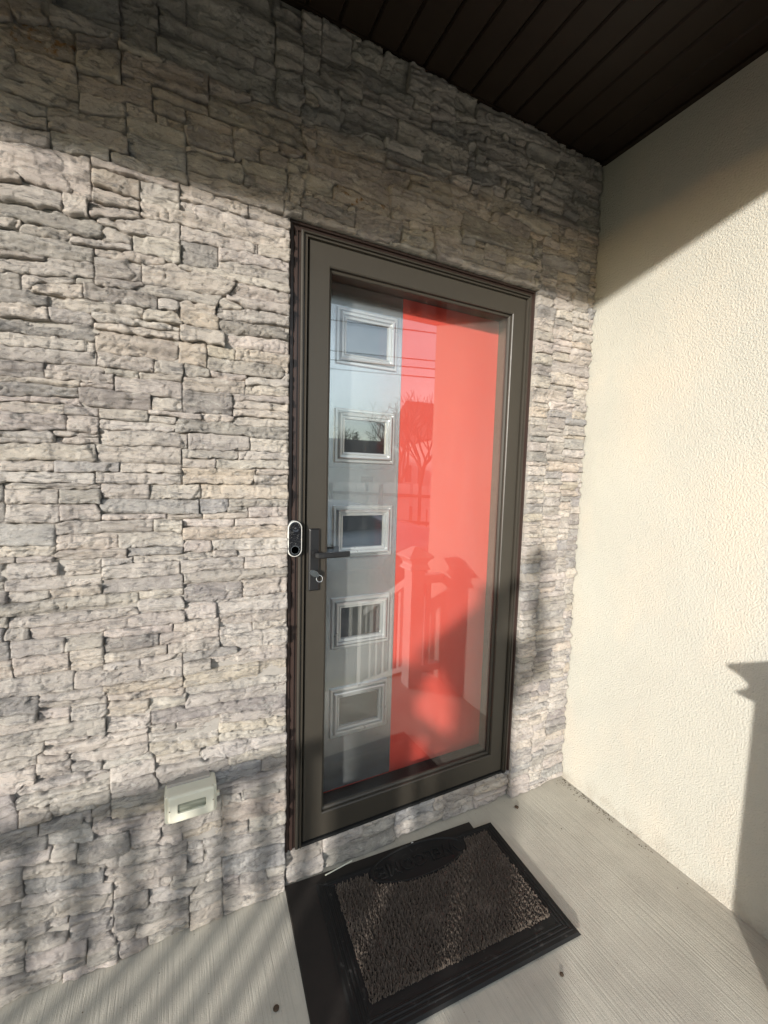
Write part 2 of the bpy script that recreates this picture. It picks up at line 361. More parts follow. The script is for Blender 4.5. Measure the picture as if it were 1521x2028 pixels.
# ------------------------------------------------------------------ ledgestone wall
DATA = """-736,2460,2403,-702,2464,2415,M;-700,2489,2439,-630,2507,2455,M;-629,2486,2455,-489,2509,2472,M;-602,2528,2496,-488,2567,2511,D;-717,2410,2361,-582,2449,2384,R;-578,2442,2411,-494,2464,2448,D;-577,2412,2373,-490,2448,2373,M;-739,2370,2331,-694,2372,2342,M;-698,2366,2347,-581,2376,2343,M;-740,2331,2302,-579,2340,2300,M;-742,2298,2265,-578,2300,2276,M;-743,2271,2229,-640,2268,2241,B;-745,2234,2196,-642,2241,2213,M;-746,2196,2171,-640,2209,2181,M;-637,2269,2247,-481,2299,2271,D;-637,2245,2221,-478,2249,2212,M;-636,2219,2182,-517,2203,2185,M;-577,2371,2327,-420,2374,2345,D;-577,2325,2274,-482,2329,2306,M;-480,2341,2302,-419,2344,2313,M;-418,2375,2342,-345,2367,2345,M;-481,2300,2272,-343,2310,2283,M;-477,2269,2211,-344,2280,2211,B;-516,2201,2185,-343,2206,2189,M;-485,2586,2528,-408,2605,2532,D;-486,2525,2476,-409,2532,2476,M;-487,2474,2450,-395,2471,2448,M;-488,2448,2399,-291,2473,2405,M;-486,2397,2374,-420,2404,2376,M;-418,2404,2377,-292,2402,2379,M;-404,2625,2577,-341,2642,2572,M;-404,2573,2517,-168,2565,2536,D;-405,2514,2477,-110,2539,2496,M;-338,2667,2572,-119,2723,2601,M;-165,2574,2538,-111,2579,2539,M;-119,2764,2688,-35,2784,2678,D;-108,2670,2580,-33,2670,2591,M;-108,2570,2497,-32,2580,2500,M;-289,2475,2436,-181,2468,2453,M;-287,2434,2382,-31,2451,2395,D;-197,2458,2446,-31,2467,2453,M;-341,2370,2336,-226,2372,2350,M;-342,2334,2289,-225,2348,2293,D;-341,2274,2226,-196,2280,2236,M;-341,2287,2276,-225,2292,2283,M;-341,2223,2187,-83,2229,2187,M;-196,2267,2235,-163,2272,2243,D;-221,2366,2338,-98,2371,2355,M;-221,2336,2299,-151,2334,2308,D;-101,2372,2354,-55,2370,2351,D;-151,2333,2313,-75,2337,2317,D;-195,2293,2268,-75,2299,2265,M;-162,2270,2245,-71,2260,2225,M;-72,2345,2307,-30,2337,2310,M;-72,2295,2271,-29,2297,2237,M;-82,2216,2183,-29,2215,2178,M;-748,2150,2103,-557,2177,2087,L;-750,2099,2069,-701,2106,2080,L;-751,2071,2030,-621,2081,2046,L;-609,2076,2039,-565,2078,2041,L;-565,2075,2041,-452,2085,2073,L;-545,2044,2031,-363,2080,2037,L;-753,2028,1996,-537,2034,2002,D;-557,2178,2160,-361,2182,2164,L;-555,2159,2122,-453,2160,2118,T;-554,2113,2085,-452,2111,2086,L;-455,2159,2129,-362,2162,2136,L;-451,2128,2106,-362,2134,2117,L;-357,2182,2149,-184,2175,2151,L;-181,2175,2150,-68,2171,2145,L;-357,2145,2118,-67,2144,2118,L;-449,2105,2082,-70,2116,2088,L;-360,2078,2042,-159,2079,2050,L;-156,2079,2050,-70,2087,2055,L;-359,2040,1983,-266,2050,1986,D;-264,2046,2011,-70,2053,2025,L;-264,2010,1984,-69,2022,1988,L;-754,1989,1970,-699,1998,1983,L;-698,1985,1969,-605,1991,1978,M;-756,1961,1920,-557,1977,1940,M;-537,2030,1999,-473,2016,1999,L;-471,2017,1985,-363,2033,1986,L;-605,1977,1967,-474,1996,1985,L;-757,1921,1905,-659,1922,1915,M;-758,1902,1869,-559,1931,1898,L;-556,1972,1952,-406,1980,1964,L;-557,1950,1907,-453,1958,1915,L;-449,1955,1914,-211,1972,1931,L;-359,1982,1965,-69,1987,1961,L;-759,1869,1839,-706,1871,1841,M;-704,1871,1851,-598,1883,1868,L;-594,1891,1879,-559,1894,1882,M;-555,1902,1874,-449,1911,1891,M;-761,1832,1799,-651,1835,1811,D;-680,1870,1840,-582,1880,1847,L;-580,1883,1847,-417,1879,1853,D;-496,1901,1887,-265,1905,1887,M;-413,1875,1851,-365,1876,1855,L;-265,1903,1888,-211,1908,1890,L;-235,1918,1907,-69,1926,1909,L;-235,1959,1921,-69,1964,1928,L;-363,1874,1858,-275,1880,1862,L;-363,1855,1830,-268,1856,1817,T;-273,1877,1853,-71,1890,1871,M;-262,1850,1818,-71,1867,1834,D;-651,1831,1812,-450,1842,1821,L;-450,1845,1821,-363,1847,1822,L;-762,1799,1770,-652,1809,1780,L;-652,1806,1781,-562,1806,1786,M;-560,1808,1792,-364,1814,1803,L;-560,1790,1776,-364,1801,1780,L;-364,1815,1785,-249,1815,1785,L;-244,1815,1783,-71,1821,1790,L;-763,1770,1736,-558,1778,1744,D;-765,1734,1705,-561,1742,1714,L;-766,1704,1673,-560,1712,1684,L;-557,1775,1719,-357,1773,1723,T;-556,1717,1684,-430,1713,1684,M;-430,1713,1686,-358,1716,1685,L;-377,1775,1721,-297,1774,1715,T;-297,1769,1748,-220,1777,1753,T;-217,1778,1751,-71,1777,1746,T;-294,1744,1710,-91,1742,1711,M;-358,1713,1685,-289,1715,1689,M;-287,1705,1689,-190,1706,1690,L;-190,1706,1681,-70,1704,1690,L;-767,1671,1633,-664,1673,1641,D;-662,1674,1658,-542,1683,1667,L;-662,1657,1641,-521,1664,1644,L;-540,1679,1666,-465,1678,1666,M;-462,1679,1664,-363,1681,1669,L;-769,1630,1618,-593,1639,1626,L;-769,1617,1589,-596,1622,1601,D;-593,1637,1628,-519,1638,1629,L;-519,1659,1624,-363,1666,1620,M;-770,1588,1576,-592,1598,1582,L;-596,1623,1581,-438,1625,1584,D;-436,1617,1584,-364,1614,1585,L;-359,1679,1648,-192,1688,1655,L;-190,1678,1652,-70,1682,1657,L;-359,1641,1588,-228,1645,1589,D;-226,1648,1633,-70,1656,1636,L;-226,1631,1608,-69,1632,1612,L;-226,1605,1583,-69,1608,1585,L;-771,1573,1548,-630,1579,1554,L;-626,1576,1554,-559,1577,1557,M;-773,1546,1505,-625,1551,1516,M;-624,1551,1514,-558,1554,1512,L;-774,1503,1476,-652,1510,1481,M;-649,1510,1500,-559,1511,1504,L;-648,1498,1481,-559,1501,1487,L;-555,1577,1550,-446,1579,1554,L;-443,1579,1569,-314,1580,1568,L;-444,1567,1554,-377,1569,1554,L;-556,1547,1524,-382,1550,1532,L;-311,1583,1565,-226,1582,1572,L;-379,1560,1530,-69,1560,1530,D;-223,1583,1555,-69,1584,1562,L;-555,1521,1484,-350,1525,1488,L;-350,1528,1485,-181,1525,1488,M;-178,1522,1488,-68,1523,1488,L;-775,1474,1434,-564,1483,1443,L;-564,1481,1443,-366,1483,1440,L;-363,1479,1461,-212,1480,1465,M;-209,1480,1463,-68,1484,1463,L;-363,1457,1432,-281,1458,1435,L;-275,1455,1432,-68,1459,1439,M;-777,1433,1409,-656,1438,1414,L;-652,1436,1415,-513,1436,1416,B;-513,1436,1414,-366,1436,1417,L;-778,1407,1380,-572,1409,1383,L;-568,1409,1383,-366,1414,1386,L;-361,1428,1386,-167,1429,1390,T;-161,1433,1417,-71,1431,1417,L;-172,1413,1388,-71,1416,1389,L;-751,1379,1366,-558,1382,1369,M;-754,1364,1333,-644,1365,1333,M;-644,1365,1333,-559,1368,1332,M;-752,1331,1283,-644,1330,1282,L;-644,1330,1284,-560,1331,1285,L;-780,1376,1286,-754,1379,1285,D;-556,1381,1343,-447,1382,1343,L;-445,1381,1343,-318,1383,1343,L;-318,1383,1343,-71,1386,1345,T;-557,1340,1304,-321,1340,1297,B;-321,1340,1300,-243,1340,1302,B;-240,1340,1319,-70,1340,1321,M;-246,1317,1302,-181,1316,1304,M;-184,1319,1289,-70,1318,1289,L;-556,1300,1288,-405,1300,1285,L;-403,1299,1285,-311,1299,1284,M;-311,1300,1284,-184,1301,1286,L;-784,1281,1228,-658,1279,1224,B;-785,1227,1199,-659,1223,1197,L;-655,1285,1251,-439,1283,1252,M;-437,1283,1251,-365,1281,1250,L;-363,1285,1261,-227,1281,1260,L;-224,1285,1265,-70,1282,1262,L;-363,1260,1227,-70,1257,1221,T;-656,1249,1214,-519,1247,1207,L;-519,1249,1210,-363,1246,1207,L;-361,1224,1193,-290,1221,1192,L;-288,1223,1191,-69,1219,1186,L;-657,1211,1186,-502,1205,1184,L;-499,1212,1189,-366,1207,1190,B;-488,1185,1170,-285,1184,1171,L;-282,1187,1170,-218,1186,1173,L;-216,1186,1171,-69,1185,1165,L;-736,1195,1184,-660,1196,1181,L;-786,1197,1183,-738,1194,1182,M;-559,1182,1161,-488,1182,1167,L;-754,1184,1143,-656,1179,1145,L;-652,1179,1142,-561,1179,1143,L;-557,1160,1129,-375,1166,1136,L;-369,1163,1130,-196,1167,1134,L;-194,1167,1134,-69,1164,1128,L;-787,1183,1144,-756,1180,1141,D;-754,1140,1113,-562,1142,1112,L;-751,1111,1086,-673,1110,1089,L;-671,1109,1089,-563,1112,1089,L;-558,1123,1089,-365,1120,1086,D;-365,1126,1099,-69,1127,1093,M;-363,1097,1039,-202,1091,1043,D;-199,1094,1049,-68,1092,1048,L;-476,1082,1065,-365,1082,1063,L;-479,1060,1027,-363,1062,1028,L;-791,1081,1052,-479,1080,1043,M;-755,1045,1022,-480,1040,1023,L;-714,1014,990,-361,1013,986,M;-361,1038,995,-278,1029,989,L;-275,1031,996,-68,1034,995,L;-792,1049,1026,-757,1046,1024,L;-754,1020,991,-718,1015,990,M;-267,991,960,-67,988,952,M;-392,986,967,-270,985,959,L;-557,984,966,-395,987,964,L;-267,957,933,-175,954,930,L;-172,957,938,-70,950,930,L;-430,951,929,-270,945,927,L;-558,962,924,-430,954,923,D;-406,924,899,-270,924,897,L;-267,931,897,-70,926,877,L;-756,983,945,-646,973,945,M;-646,973,947,-559,979,947,M;-795,987,942,-756,981,938,D;-559,922,894,-408,918,896,L;-797,937,897,-756,936,891,L;-752,944,891,-637,939,884,L;-635,943,886,-561,945,894,L;-473,892,874,-368,897,880,L;-626,878,844,-371,877,824,M;-557,892,874,-475,892,876,L;-368,894,862,-225,886,864,D;-365,858,829,-293,860,833,L;-293,863,838,-73,871,825,L;-366,825,788,-73,818,776,T;-799,892,854,-628,884,840,M;-559,826,807,-371,823,793,T;-801,847,811,-706,827,797,D;-704,829,817,-561,823,799,L;-705,816,801,-559,797,779,M;-555,804,786,-364,785,751,L;-361,784,761,-69,764,745,L;-359,758,727,-72,744,702,M;-555,785,741,-458,769,718,T;-458,769,732,-361,766,734,L;-449,727,695,-72,698,663,D;-802,808,791,-708,790,772,M;-705,792,770,-643,781,763,L;-803,788,755,-642,759,743,L;-635,776,750,-560,780,754,M;-804,752,729,-561,731,697,M;-556,734,699,-454,724,690,L;-460,687,666,-389,681,664,L;-386,683,663,-269,686,651,L;-266,686,655,-71,656,627,L;-266,651,620,-71,622,595,T;-460,663,636,-280,635,611,L;-458,633,598,-278,609,588,T;-266,618,594,-71,593,572,L;-806,726,696,-700,702,682,L;-692,708,688,-607,699,683,L;-699,687,662,-462,683,641,L;-639,655,631,-463,640,600,L;-807,692,655,-711,675,655,L;-714,674,650,-647,663,641,L;-715,647,607,-641,642,601,L;-809,652,595,-717,638,591,L;-639,631,611,-573,621,601,L;-575,619,602,-446,610,594,L;-555,585,553,-444,591,557,L;-446,593,558,-323,589,559,L;-322,584,539,-71,569,538,L;-554,548,503,-440,536,486,M;-439,554,516,-244,546,490,M;-241,547,515,-71,533,493,L;-752,607,575,-558,585,560,L;-758,571,542,-558,555,529,L;-757,536,495,-690,519,487,L;-690,529,487,-557,523,495,L;-812,590,505,-759,573,491,M;-293,484,458,-147,497,464,B;-144,496,465,-70,491,461,M;-273,450,421,-70,439,395,M;-404,502,471,-295,503,474,L;-556,494,472,-422,490,455,M;-597,480,448,-557,485,448,M;-557,464,436,-422,451,422,T;-596,445,411,-423,421,381,L;-816,495,451,-718,482,454,M;-713,486,462,-620,482,458,M;-620,491,459,-602,487,456,M;-818,448,407,-702,445,413,D;-700,454,418,-601,448,402,B;-819,404,390,-694,407,387,L;-690,407,373,-639,393,355,L;-637,390,348,-512,387,347,D;-512,391,338,-440,359,327,L;-437,339,321,-378,323,303,L;-375,322,302,-267,330,294,T;-261,376,314,-72,372,321,T;-258,414,387,-209,409,384,L;-209,424,389,-72,418,376,M;-261,311,292,-184,295,270,L;-181,297,268,-72,286,249,L;-423,377,338,-267,371,331,L;-749,367,343,-577,331,298,L;-751,340,299,-578,295,261,B;-638,344,315,-364,289,252,M;-361,289,214,-318,269,199,L;-317,272,222,-71,225,175,M;-578,286,257,-365,248,205,L;-553,243,196,-404,213,185,L;-404,213,188,-265,203,162,M;-404,187,160,-265,157,133,L;-262,203,140,-71,171,109,B;-262,131,104,-213,128,95,L;-210,130,95,-125,101,71,M;-125,113,73,-70,105,62,L;-820,404,354,-753,380,335,M;-822,346,301,-753,328,288,D;-752,294,265,-557,251,224,M;-824,295,259,-558,220,173,M;-826,253,205,-661,187,142,M;-662,187,130,-559,172,113,M;-828,202,151,-759,183,136,L;-755,173,132,-665,142,125,M;-756,128,94,-622,99,65,L;-830,148,111,-758,132,92,L;-554,193,152,-470,182,115,D;-469,182,154,-360,140,119,M;-552,147,103,-360,114,76,D;-503,74,55,-361,64,35,L;-358,111,68,-266,126,74,M;-266,106,70,-70,56,18,M;-358,63,2,-266,67,-12,T;-266,65,-8,-70,14,-16,L;-622,99,65,-554,80,67,M;-549,57,18,-475,39,3,M;-472,39,5,-361,30,-3,M;-912,105,65,-623,61,27,M;-623,61,33,-550,46,13,M;-914,59,-5,-680,29,1,L;-679,37,1,-550,10,10,L;-553,99,67,-503,74,55,L;-34,2782,2670,22,2764,2671,M;28,2763,2669,117,2737,2673,M;122,2739,2709,222,2757,2709,M;222,2752,2709,314,2756,2711,M;320,2755,2672,502,2743,2667,M;118,2690,2652,334,2677,2645,D;22,2663,2627,152,2655,2588,D;-34,2669,2614,22,2668,2629,M;-33,2610,2563,86,2568,2519,M;160,2621,2578,406,2637,2606,M;410,2696,2649,504,2674,2652,M;508,2749,2677,594,2748,2689,M;600,2744,2691,1002,2750,2728,M;91,2565,2493,281,2563,2514,D;10,2472,2431,239,2465,2440,M;11,2427,2367,332,2430,2385,D;-32,2512,2464,82,2507,2470,D;-31,2462,2425,11,2463,2380,M;287,2565,2510,568,2588,2548,M;419,2614,2587,639,2671,2636,D;506,2652,2609,658,2693,2668,M;648,2656,2575,838,2681,2628,M;250,2478,2423,489,2471,2442,D;572,2528,2478,718,2539,2513,D;658,2575,2554,852,2598,2555,M;844,2702,2662,1006,2717,2672,M;850,2627,2588,980,2628,2595,M;1006,2724,2672,1164,2746,2689,M;981,2623,2573,1103,2632,2575,M;1098,2661,2632,1305,2691,2626,M;2,2358,2317,266,2353,2289,D;268,2372,2278,561,2371,2320,M;337,2432,2385,498,2434,2384,M;497,2451,2404,682,2438,2393,M;66,2327,2274,266,2334,2278,R;-30,2311,2280,71,2320,2276,M;-29,2247,2221,138,2241,2205,D;149,2266,2182,309,2260,2195,D;309,2251,2212,436,2265,2207,L;-28,2217,2161,144,2203,2179,M;220,2198,2153,438,2205,2175,M;438,2271,2216,553,2265,2193,M;553,2260,2224,650,2268,2215,M;561,2371,2296,887,2353,2308,D;694,2473,2421,978,2456,2401,L;727,2421,2367,875,2407,2351,D"""
TONES = {'L': (0.500, 0.460, 0.418), 'M': (0.430, 0.400, 0.368), 'D': (0.335, 0.315, 0.298), 'T': (0.490, 0.438, 0.375), 'B': (0.370, 0.360, 0.350), 'R': (0.350, 0.322, 0.292)}
def hsh(ix, iz, s):
    h = (ix.astype(np.int64)*374761393+iz.astype(np.int64)*668265263+s*974711) & 0xffffffff
    h = ((h ^ (h >> 13))*1274126177) & 0xffffffff
    return ((h ^ (h >> 16)) & 0xffff)/65535.0
def vn(x, z, s):
    x0 = np.floor(x); z0 = np.floor(z); fx = x-x0; fz = z-z0
    fx = fx*fx*(3-2*fx); fz = fz*fz*(3-2*fz)
    a = hsh(x0, z0, s); b_ = hsh(x0+1, z0, s); c_ = hsh(x0, z0+1, s); d_ = hsh(x0+1, z0+1, s)
    return (a*(1-fx)+b_*fx)*(1-fz)+(c_*(1-fx)+d_*fx)*fz-0.5
rng = np.random.default_rng(11)
CS = 0.004
def layout(stones, x0, x1, z0, z1, hole=None, fw_=(0.08, 0.27), fh_=(0.016, 0.052), tones='LLLLMMMTDB'):
    """partition the wall face among the stones; free space is filled with further stones in courses"""
    nx = int(round((x1-x0)/CS)); nz = int(round((z1-z0)/CS))
    X = x0+(np.arange(nx)+.5)*CS; Z = z0+(np.arange(nz)+.5)*CS
    best = np.full((nz, nx), 9.0); lab = np.full((nz, nx), -1, int)
    blocked = np.zeros((nz, nx), bool)
    if hole: blocked = ((X[None] > hole[0]) & (X[None] < hole[1]) & (Z[:, None] < hole[3]) & (Z[:, None] > hole[2]))
    def stamp(k, s, pad):
        a, b_ = np.searchsorted(X, s[0]-pad), np.searchsorted(X, s[3]+pad)
        lo = min(s[2], s[5])-pad; hi = max(s[1], s[4])+pad
        c_, d_ = np.searchsorted(Z, lo), np.searchsorted(Z, hi)
        if b_ <= a or d_ <= c_: return
        xs = X[None, a:b_]; zs = Z[c_:d_, None]; u = np.clip((xs-s[0])/(s[3]-s[0]), 0, 1)
        wob = 0.003*vn(xs*14, zs*0+k*7.3, 5)
        zt = s[1]+(s[4]-s[1])*u+wob; zb = s[2]+(s[5]-s[2])*u+wob
        dd = np.maximum(np.maximum(s[0]-xs, xs-s[3]), np.maximum(zs-zt, zb-zs))
        sub = best[c_:d_, a:b_]; m_ = dd < sub
        sub[m_] = dd[m_]; lab[c_:d_, a:b_][m_] = k
    for k, s in enumerate(stones): stamp(k, s, 0.02)
    cov = (best < 0.010) | blocked
    for j in range(nz):
        while True:
            fr = np.flatnonzero(~cov[j])
            if len(fr) == 0: break
            i = fr[0]; wd = int(rng.uniform(*fw_)/CS); e = i
            while e < nx and not cov[j, e] and e-i < wd: e += 1
            if e < nx and not cov[j, e] and (~cov[j, e:e+8]).sum() < 8:
                while e < nx and not cov[j, e]: e += 1
            hg = int(rng.uniform(*fh_)/CS); g = j
            while g < nz and g-j < hg and cov[g, i:e].mean() < 0.35: g += 1
            g = max(g, j+1)
            cov[j:g, i:e] = True
            if e-i >= 5 and g-j >= 3:
                t_ = tones[rng.integers(len(tones))]
                sl = rng.uniform(-.004, .004)
                stones.append((X[i]-CS/2, Z[g-1]+CS/2+sl, Z[j]-CS/2, X[e-1]+CS/2, Z[g-1]+CS/2-sl, Z[j]-CS/2, t_))
    best[:] = 9; lab[:] = -1
    for k, s in enumerate(stones): stamp(k, s, 0.035)
    lab[blocked] = -1
    return X, Z, lab
def stone_mesh(k, s, X, Z, lab, ybase):
    a = max(0, np.searchsorted(X, s[0]-.04)); b_ = np.searchsorted(X, s[3]+.04)
    xs, tp, bt = [], [], []
    for i in range(a, b_):
        q = np.flatnonzero(lab[:, i] == k)
        if len(q) < 2: continue
        runs = np.split(q, np.flatnonzero(np.diff(q) > 1)+1); q = max(runs, key=len)
        if len(q) < 2: continue
        xs.append(X[i]); tp.append(Z[q[-1]]+CS/2); bt.append(Z[q[0]]-CS/2)
    if len(xs) < 4: return None
    xs, tp, bt = np.array(xs), np.array(tp), np.array(bt)
    hmax = (tp-bt).max(); keep = (tp-bt) > max(0.006, 0.22*hmax)
    i0, i1 = np.flatnonzero(keep)[[0, -1]]; xs, tp, bt = xs[i0:i1+1], tp[i0:i1+1], bt[i0:i1+1]
    if len(xs) < 4: return None
    ker = np.array([1, 2, 3, 2, 1.])/9
    def sm(v_): return np.convolve(np.pad(v_, 2, mode='edge'), ker, 'valid')
    tp, bt = sm(tp), sm(bt)
    wd = xs[-1]-xs[0]+CS; ht = (tp-bt).mean()
    nu = max(6, int(wd/0.0045)); nv = max(5, int(ht/0.0036))
    xe = np.linspace(xs[0]-CS/2+0.0004, xs[-1]+CS/2-0.0004, nu+1)
    tpi = np.interp(xe, xs, tp)-0.0003; bti = np.interp(xe, xs, bt)+0.0003
    sd_ = k*17+int(ybase*1000)+3
    tpi = tpi+np.clip(0.005*vn(xe*70, xe*0+sd_, 21), -.0022, .0012)
    bti = bti-np.clip(0.005*vn(xe*65, xe*0+sd_, 22), -.0022, .0012)
    vv = np.linspace(0, 1, nv+1)
    Xg = np.repeat(xe[None], nv+1, 0); Zg = bti[None]+(tpi-bti)[None]*vv[:, None]
    Xg = Xg.copy()
    # ragged ends
    endw = 0.010*vn(Zg*45, Zg*0+sd_, 23)
    fl = np.clip(1-(Xg-xe[0])/0.02, 0, 1); frr = np.clip(1-(xe[-1]-Xg)/0.02, 0, 1)
    Xg += np.clip(endw, -.0005, .0013)*fl+np.clip(endw, -.0013, .0005)*frr
    # height: a few cleft planes meeting in creases, plus strata and roughness
    base = 0.024+0.010*float(vn(np.array([xe.mean()*5.0]), np.array([Zg.mean()*9.0]), 91)[0])+rng.normal(0, 0.0022)+(0.008 if rng.random() < .06 else 0)
    hgt = np.full(Xg.shape, 9.0)
    for q in range(rng.integers(3, 6)):
        px, pz = rng.uniform(xe[0], xe[-1]), rng.uniform(bti.mean(), tpi.mean())
        gx, gz = rng.normal(0, 0.035), rng.normal(0, 0.10)
        hgt = np.minimum(hgt, rng.uniform(0, 0.006)+gx*(Xg-px)+gz*(Zg-pz))
    hgt = np.clip(hgt, -0.016, 0.012)
    wx = Xg+0.012*vn(Xg*35, Zg*35, 61); wz = Zg+0.006*vn(Xg*40, Zg*60, 62)
    step = vn(wx*3.2+sd_, wz*44, 31)*5.5+rng.uniform(0, 1); fl_ = np.floor(step); fq = step-fl_
    hgt += rng.uniform(0.0035, 0.0075)*(fl_+np.clip((fq-0.88)/0.12, 0, 1))*0.8
    st2 = vn(wx*34+sd_, wz*22+sd_, 35)*4; hgt += rng.uniform(0.0008, 0.0028)*np.floor(st2)
    for sx_, sz_, sw, am in ((7, 42, 0.030, 0.0065), (30, 16, 0.022, 0.0055), (14, 60, 0.03, 0.004)):      # hairline clefts
        q = vn(wx*sx_+sd_*1.3, wz*sz_, 71)+0.35*vn(wx*sx_*3, wz*sz_*3, 72)
        hgt -= am*rng.uniform(0.3, 1.2)*np.exp(-(q/sw)**2)
    hgt += 0.0018*vn(wx*30, wz*80, 32)+0.0022*vn(wx*85, wz*150, 33)+0.0020*vn(wx*160, wz*240, 36)
    hgt = np.clip(hgt-hgt.mean(), -0.009, 0.009)
    if rng.random() < 0.45:      # a broken chip towards one end
        cx = rng.choice([rng.uniform(xe[0], xe[0]+wd*.3), rng.uniform(xe[-1]-wd*.3, xe[-1])]); sg = 1 if cx > xe.mean() else -1
        ln = cx+0.03*vn(Zg*40, Zg*0+sd_, 41)+rng.uniform(-.5, .5)*(Zg-Zg.mean())
        hgt -= np.where(sg*(Xg-ln) > 0, rng.uniform(0.003, 0.007), 0)
    e = np.minimum(np.minimum(Xg-xe[0], xe[-1]-Xg), np.minimum(Zg-bti[None], tpi[None]-Zg))
    rr_ = 0.0024+0.0032*np.clip(vn(Xg*30, Zg*30, 51), -.3, .5)
    q = np.clip(e/rr_, 0, 1); hgt -= 0.0042*(1-np.sqrt(1-(1-q)**2))
    Y = ybase-np.maximum(base+hgt, 0.004)
    V = np.stack([Xg, Y, Zg], -1)
    idx = np.arange((nv+1)*(nu+1)).reshape(nv+1, nu+1)
    F = np.stack([idx[:-1, :-1], idx[:-1, 1:], idx[1:, 1:], idx[1:, :-1]], -1).reshape(-1, 4)
    rim = np.concatenate([idx[0, :], idx[1:, -1], idx[-1, -2::-1], idx[-2:0:-1, 0]])
    Vf = V.reshape(-1, 3); back = Vf[rim].copy(); back[:, 1] = ybase+0.004
    nb = len(Vf); m_ = len(rim); bi = nb+np.arange(m_)
    Fs = np.stack([np.roll(rim, -1), rim, bi, np.roll(bi, -1)], -1)
    tone = np.array(TONES[s[6]])*np.array([1.15, 1.135, 1.13])*rng.uniform(0.92, 1.10)*np.array([1+rng.uniform(-.02, .03), 1, 1-rng.uniform(-.02, .04)])
    return np.concatenate([Vf, back]), np.concatenate([F, Fs]), tone, (1.0 if s[6] == 'R' else 0.0), Vf.mean(0), wd*ht
def make_mesh(name, parts):
    V, F, T, K, n0 = [], [], [], [], 0
    for vv, ff, tone, ru, _, _ in parts:
        V.append(vv); F.append(ff+n0); n0 += len(vv)
        T.append(np.tile([*tone, 1.0], (len(vv), 1))); K.append(np.full(len(vv), ru))
    V = np.concatenate(V); F = np.concatenate(F); T = np.concatenate(T); K = np.concatenate(K)
    me = bpy.data.meshes.new(name)
    me.vertices.add(len(V)); me.vertices.foreach_set('co', V.ravel())
    me.loops.add(F.size); me.loops.foreach_set('vertex_index', F.ravel().astype(np.int32))
    me.polygons.add(len(F)); me.polygons.foreach_set('loop_start', np.arange(0, F.size, 4, dtype=np.int32))
    me.update(calc_edges=True)
    a = me.color_attributes.new('tint', 'FLOAT_COLOR', 'POINT'); a.data.foreach_set('color', T.ravel().astype(np.float32))
    b_ = me.attributes.new('rust', 'FLOAT', 'POINT'); b_.data.foreach_set('value', K.astype(np.float32))
    return me
stones = []
for row in DATA.split(';'):
    a = row.split(','); q = [int(t_)/1000 for t_ in a[:6]]
    if q[3] > XC-.012: q[3] = XC-.004
    if q[0] < -0.80: q[0] -= 0.05+rng.uniform(0, .1)
    if -0.09 < q[3] < -0.03 and q[1] < 2.17: q[3] = -0.063
    stones.append((*q, a[6]))
WX0 = -1.62
X_, Z_, lab_ = layout(stones, WX0, XC-0.003, 0.002, H-0.003, hole=(-0.063, 0.948, -1, 2.189))
built = [q for q in (stone_mesh(k, s, X_, Z_, lab_, 0.0) for k, s in enumerate(stones)) if q]
step_st = []
XS_, ZS_, labs_ = layout(step_st, -0.060, 0.945, 0.002, 0.122, fw_=(0.10, 0.30), fh_=(0.030, 0.075), tones='LLMMB')
built += [q for q in (stone_mesh(k, s, XS_, ZS_, labs_, 0.022) for k, s in enumerate(step_st)) if q]
wall = empty('stone_wall', (0, 0, 0), 'wall of split grey-beige ledgestone around the red door', 'wall')
def viewsize(c_, area):
    d = Vector(c_)-CAM; z = d.dot(fw)
    if z < 0.05: return 0
    px = 760.5+833.6*d.dot(rr)/z; py = 1014-833.6*d.dot(uu)/z
    if not (-40 < px < 1561 and -40 < py < 2068): return 0
    return area*abs(d.y)/d.length**3
built.sort(key=lambda q: -viewsize(q[4], q[5]))
for q in built[:300]:
    me = make_mesh('stone', [q]); link('stone', me, M_STONE, wall, origin=(q[4][0], 0.0, q[4][2]))
me = make_mesh('small_stones', built[300:]); tag(link('small_stones', me, M_STONE, wall), 'smaller and farther stones of the ledgestone wall', kind='stuff')
print('STONES', len(built))
bm = bmesh.new()
box(bm, -2.6, -0.064, -0.011, 0.25, -0.5, 2.9); box(bm, 0.949, XC-0.001, -0.011, 0.25, -0.5, 2.9)
box(bm, -0.064, 0.949, -0.0112, 0.25, 2.19, 2.9); box(bm, -0.064, 0.949, 0.011, 0.25, -0.5, 0.121)
bm_obj('mortar_backing', bm, M_WALLBACK, wall)

# ------------------------------------------------------------------ stucco side wall
bm = bmesh.new()
box(bm, XC, XC+0.2, -1.20, -0.0015, -0.02, 2.95)
tag(bm_obj('stucco_wall', bm, M_STUCCO, bevel=0.006), 'cream rough stucco side wall beside the stone wall', 'wall')

# ------------------------------------------------------------------ soffit and porch roof
sof = empty('porch_ceiling', (-0.5, -0.6, H), 'dark brown plank soffit over the porch', 'ceiling')
bm = bmesh.new(); box(bm, -0.05, 0.05, -1.078, -0.012, H, H+0.018)
es = [e for e in bm.edges if all(abs(v_.co.z-H) < 1e-5 for v_ in e.verts) and abs(e.verts[0].co.x-e.verts[1].co.x) < 1e-5]
bmesh.ops.bevel(bm, geom=es, offset=0.006, segments=1, affect='EDGES')
plank = bpy.data.meshes.new('plank')
for v_ in bm.verts: v_.co.x *= 0.96
for v_ in bm.verts: v_.co -= Vector((0, -0.6, H))
bm.to_mesh(plank); bm.free(); plank.materials.append(M_SOFFIT)
xk = 0.075+0.0985*12-0.049
while xk > -2.4:
    if xk < XC-0.045:
        o = bpy.data.objects.new('plank', plank); col.objects.link(o); o.parent = sof
        o.location = Vector((xk, -0.6, H))-Vector(sof.location)
        o.location.z += random.uniform(-.0008, .0008)
    xk -= 0.0985
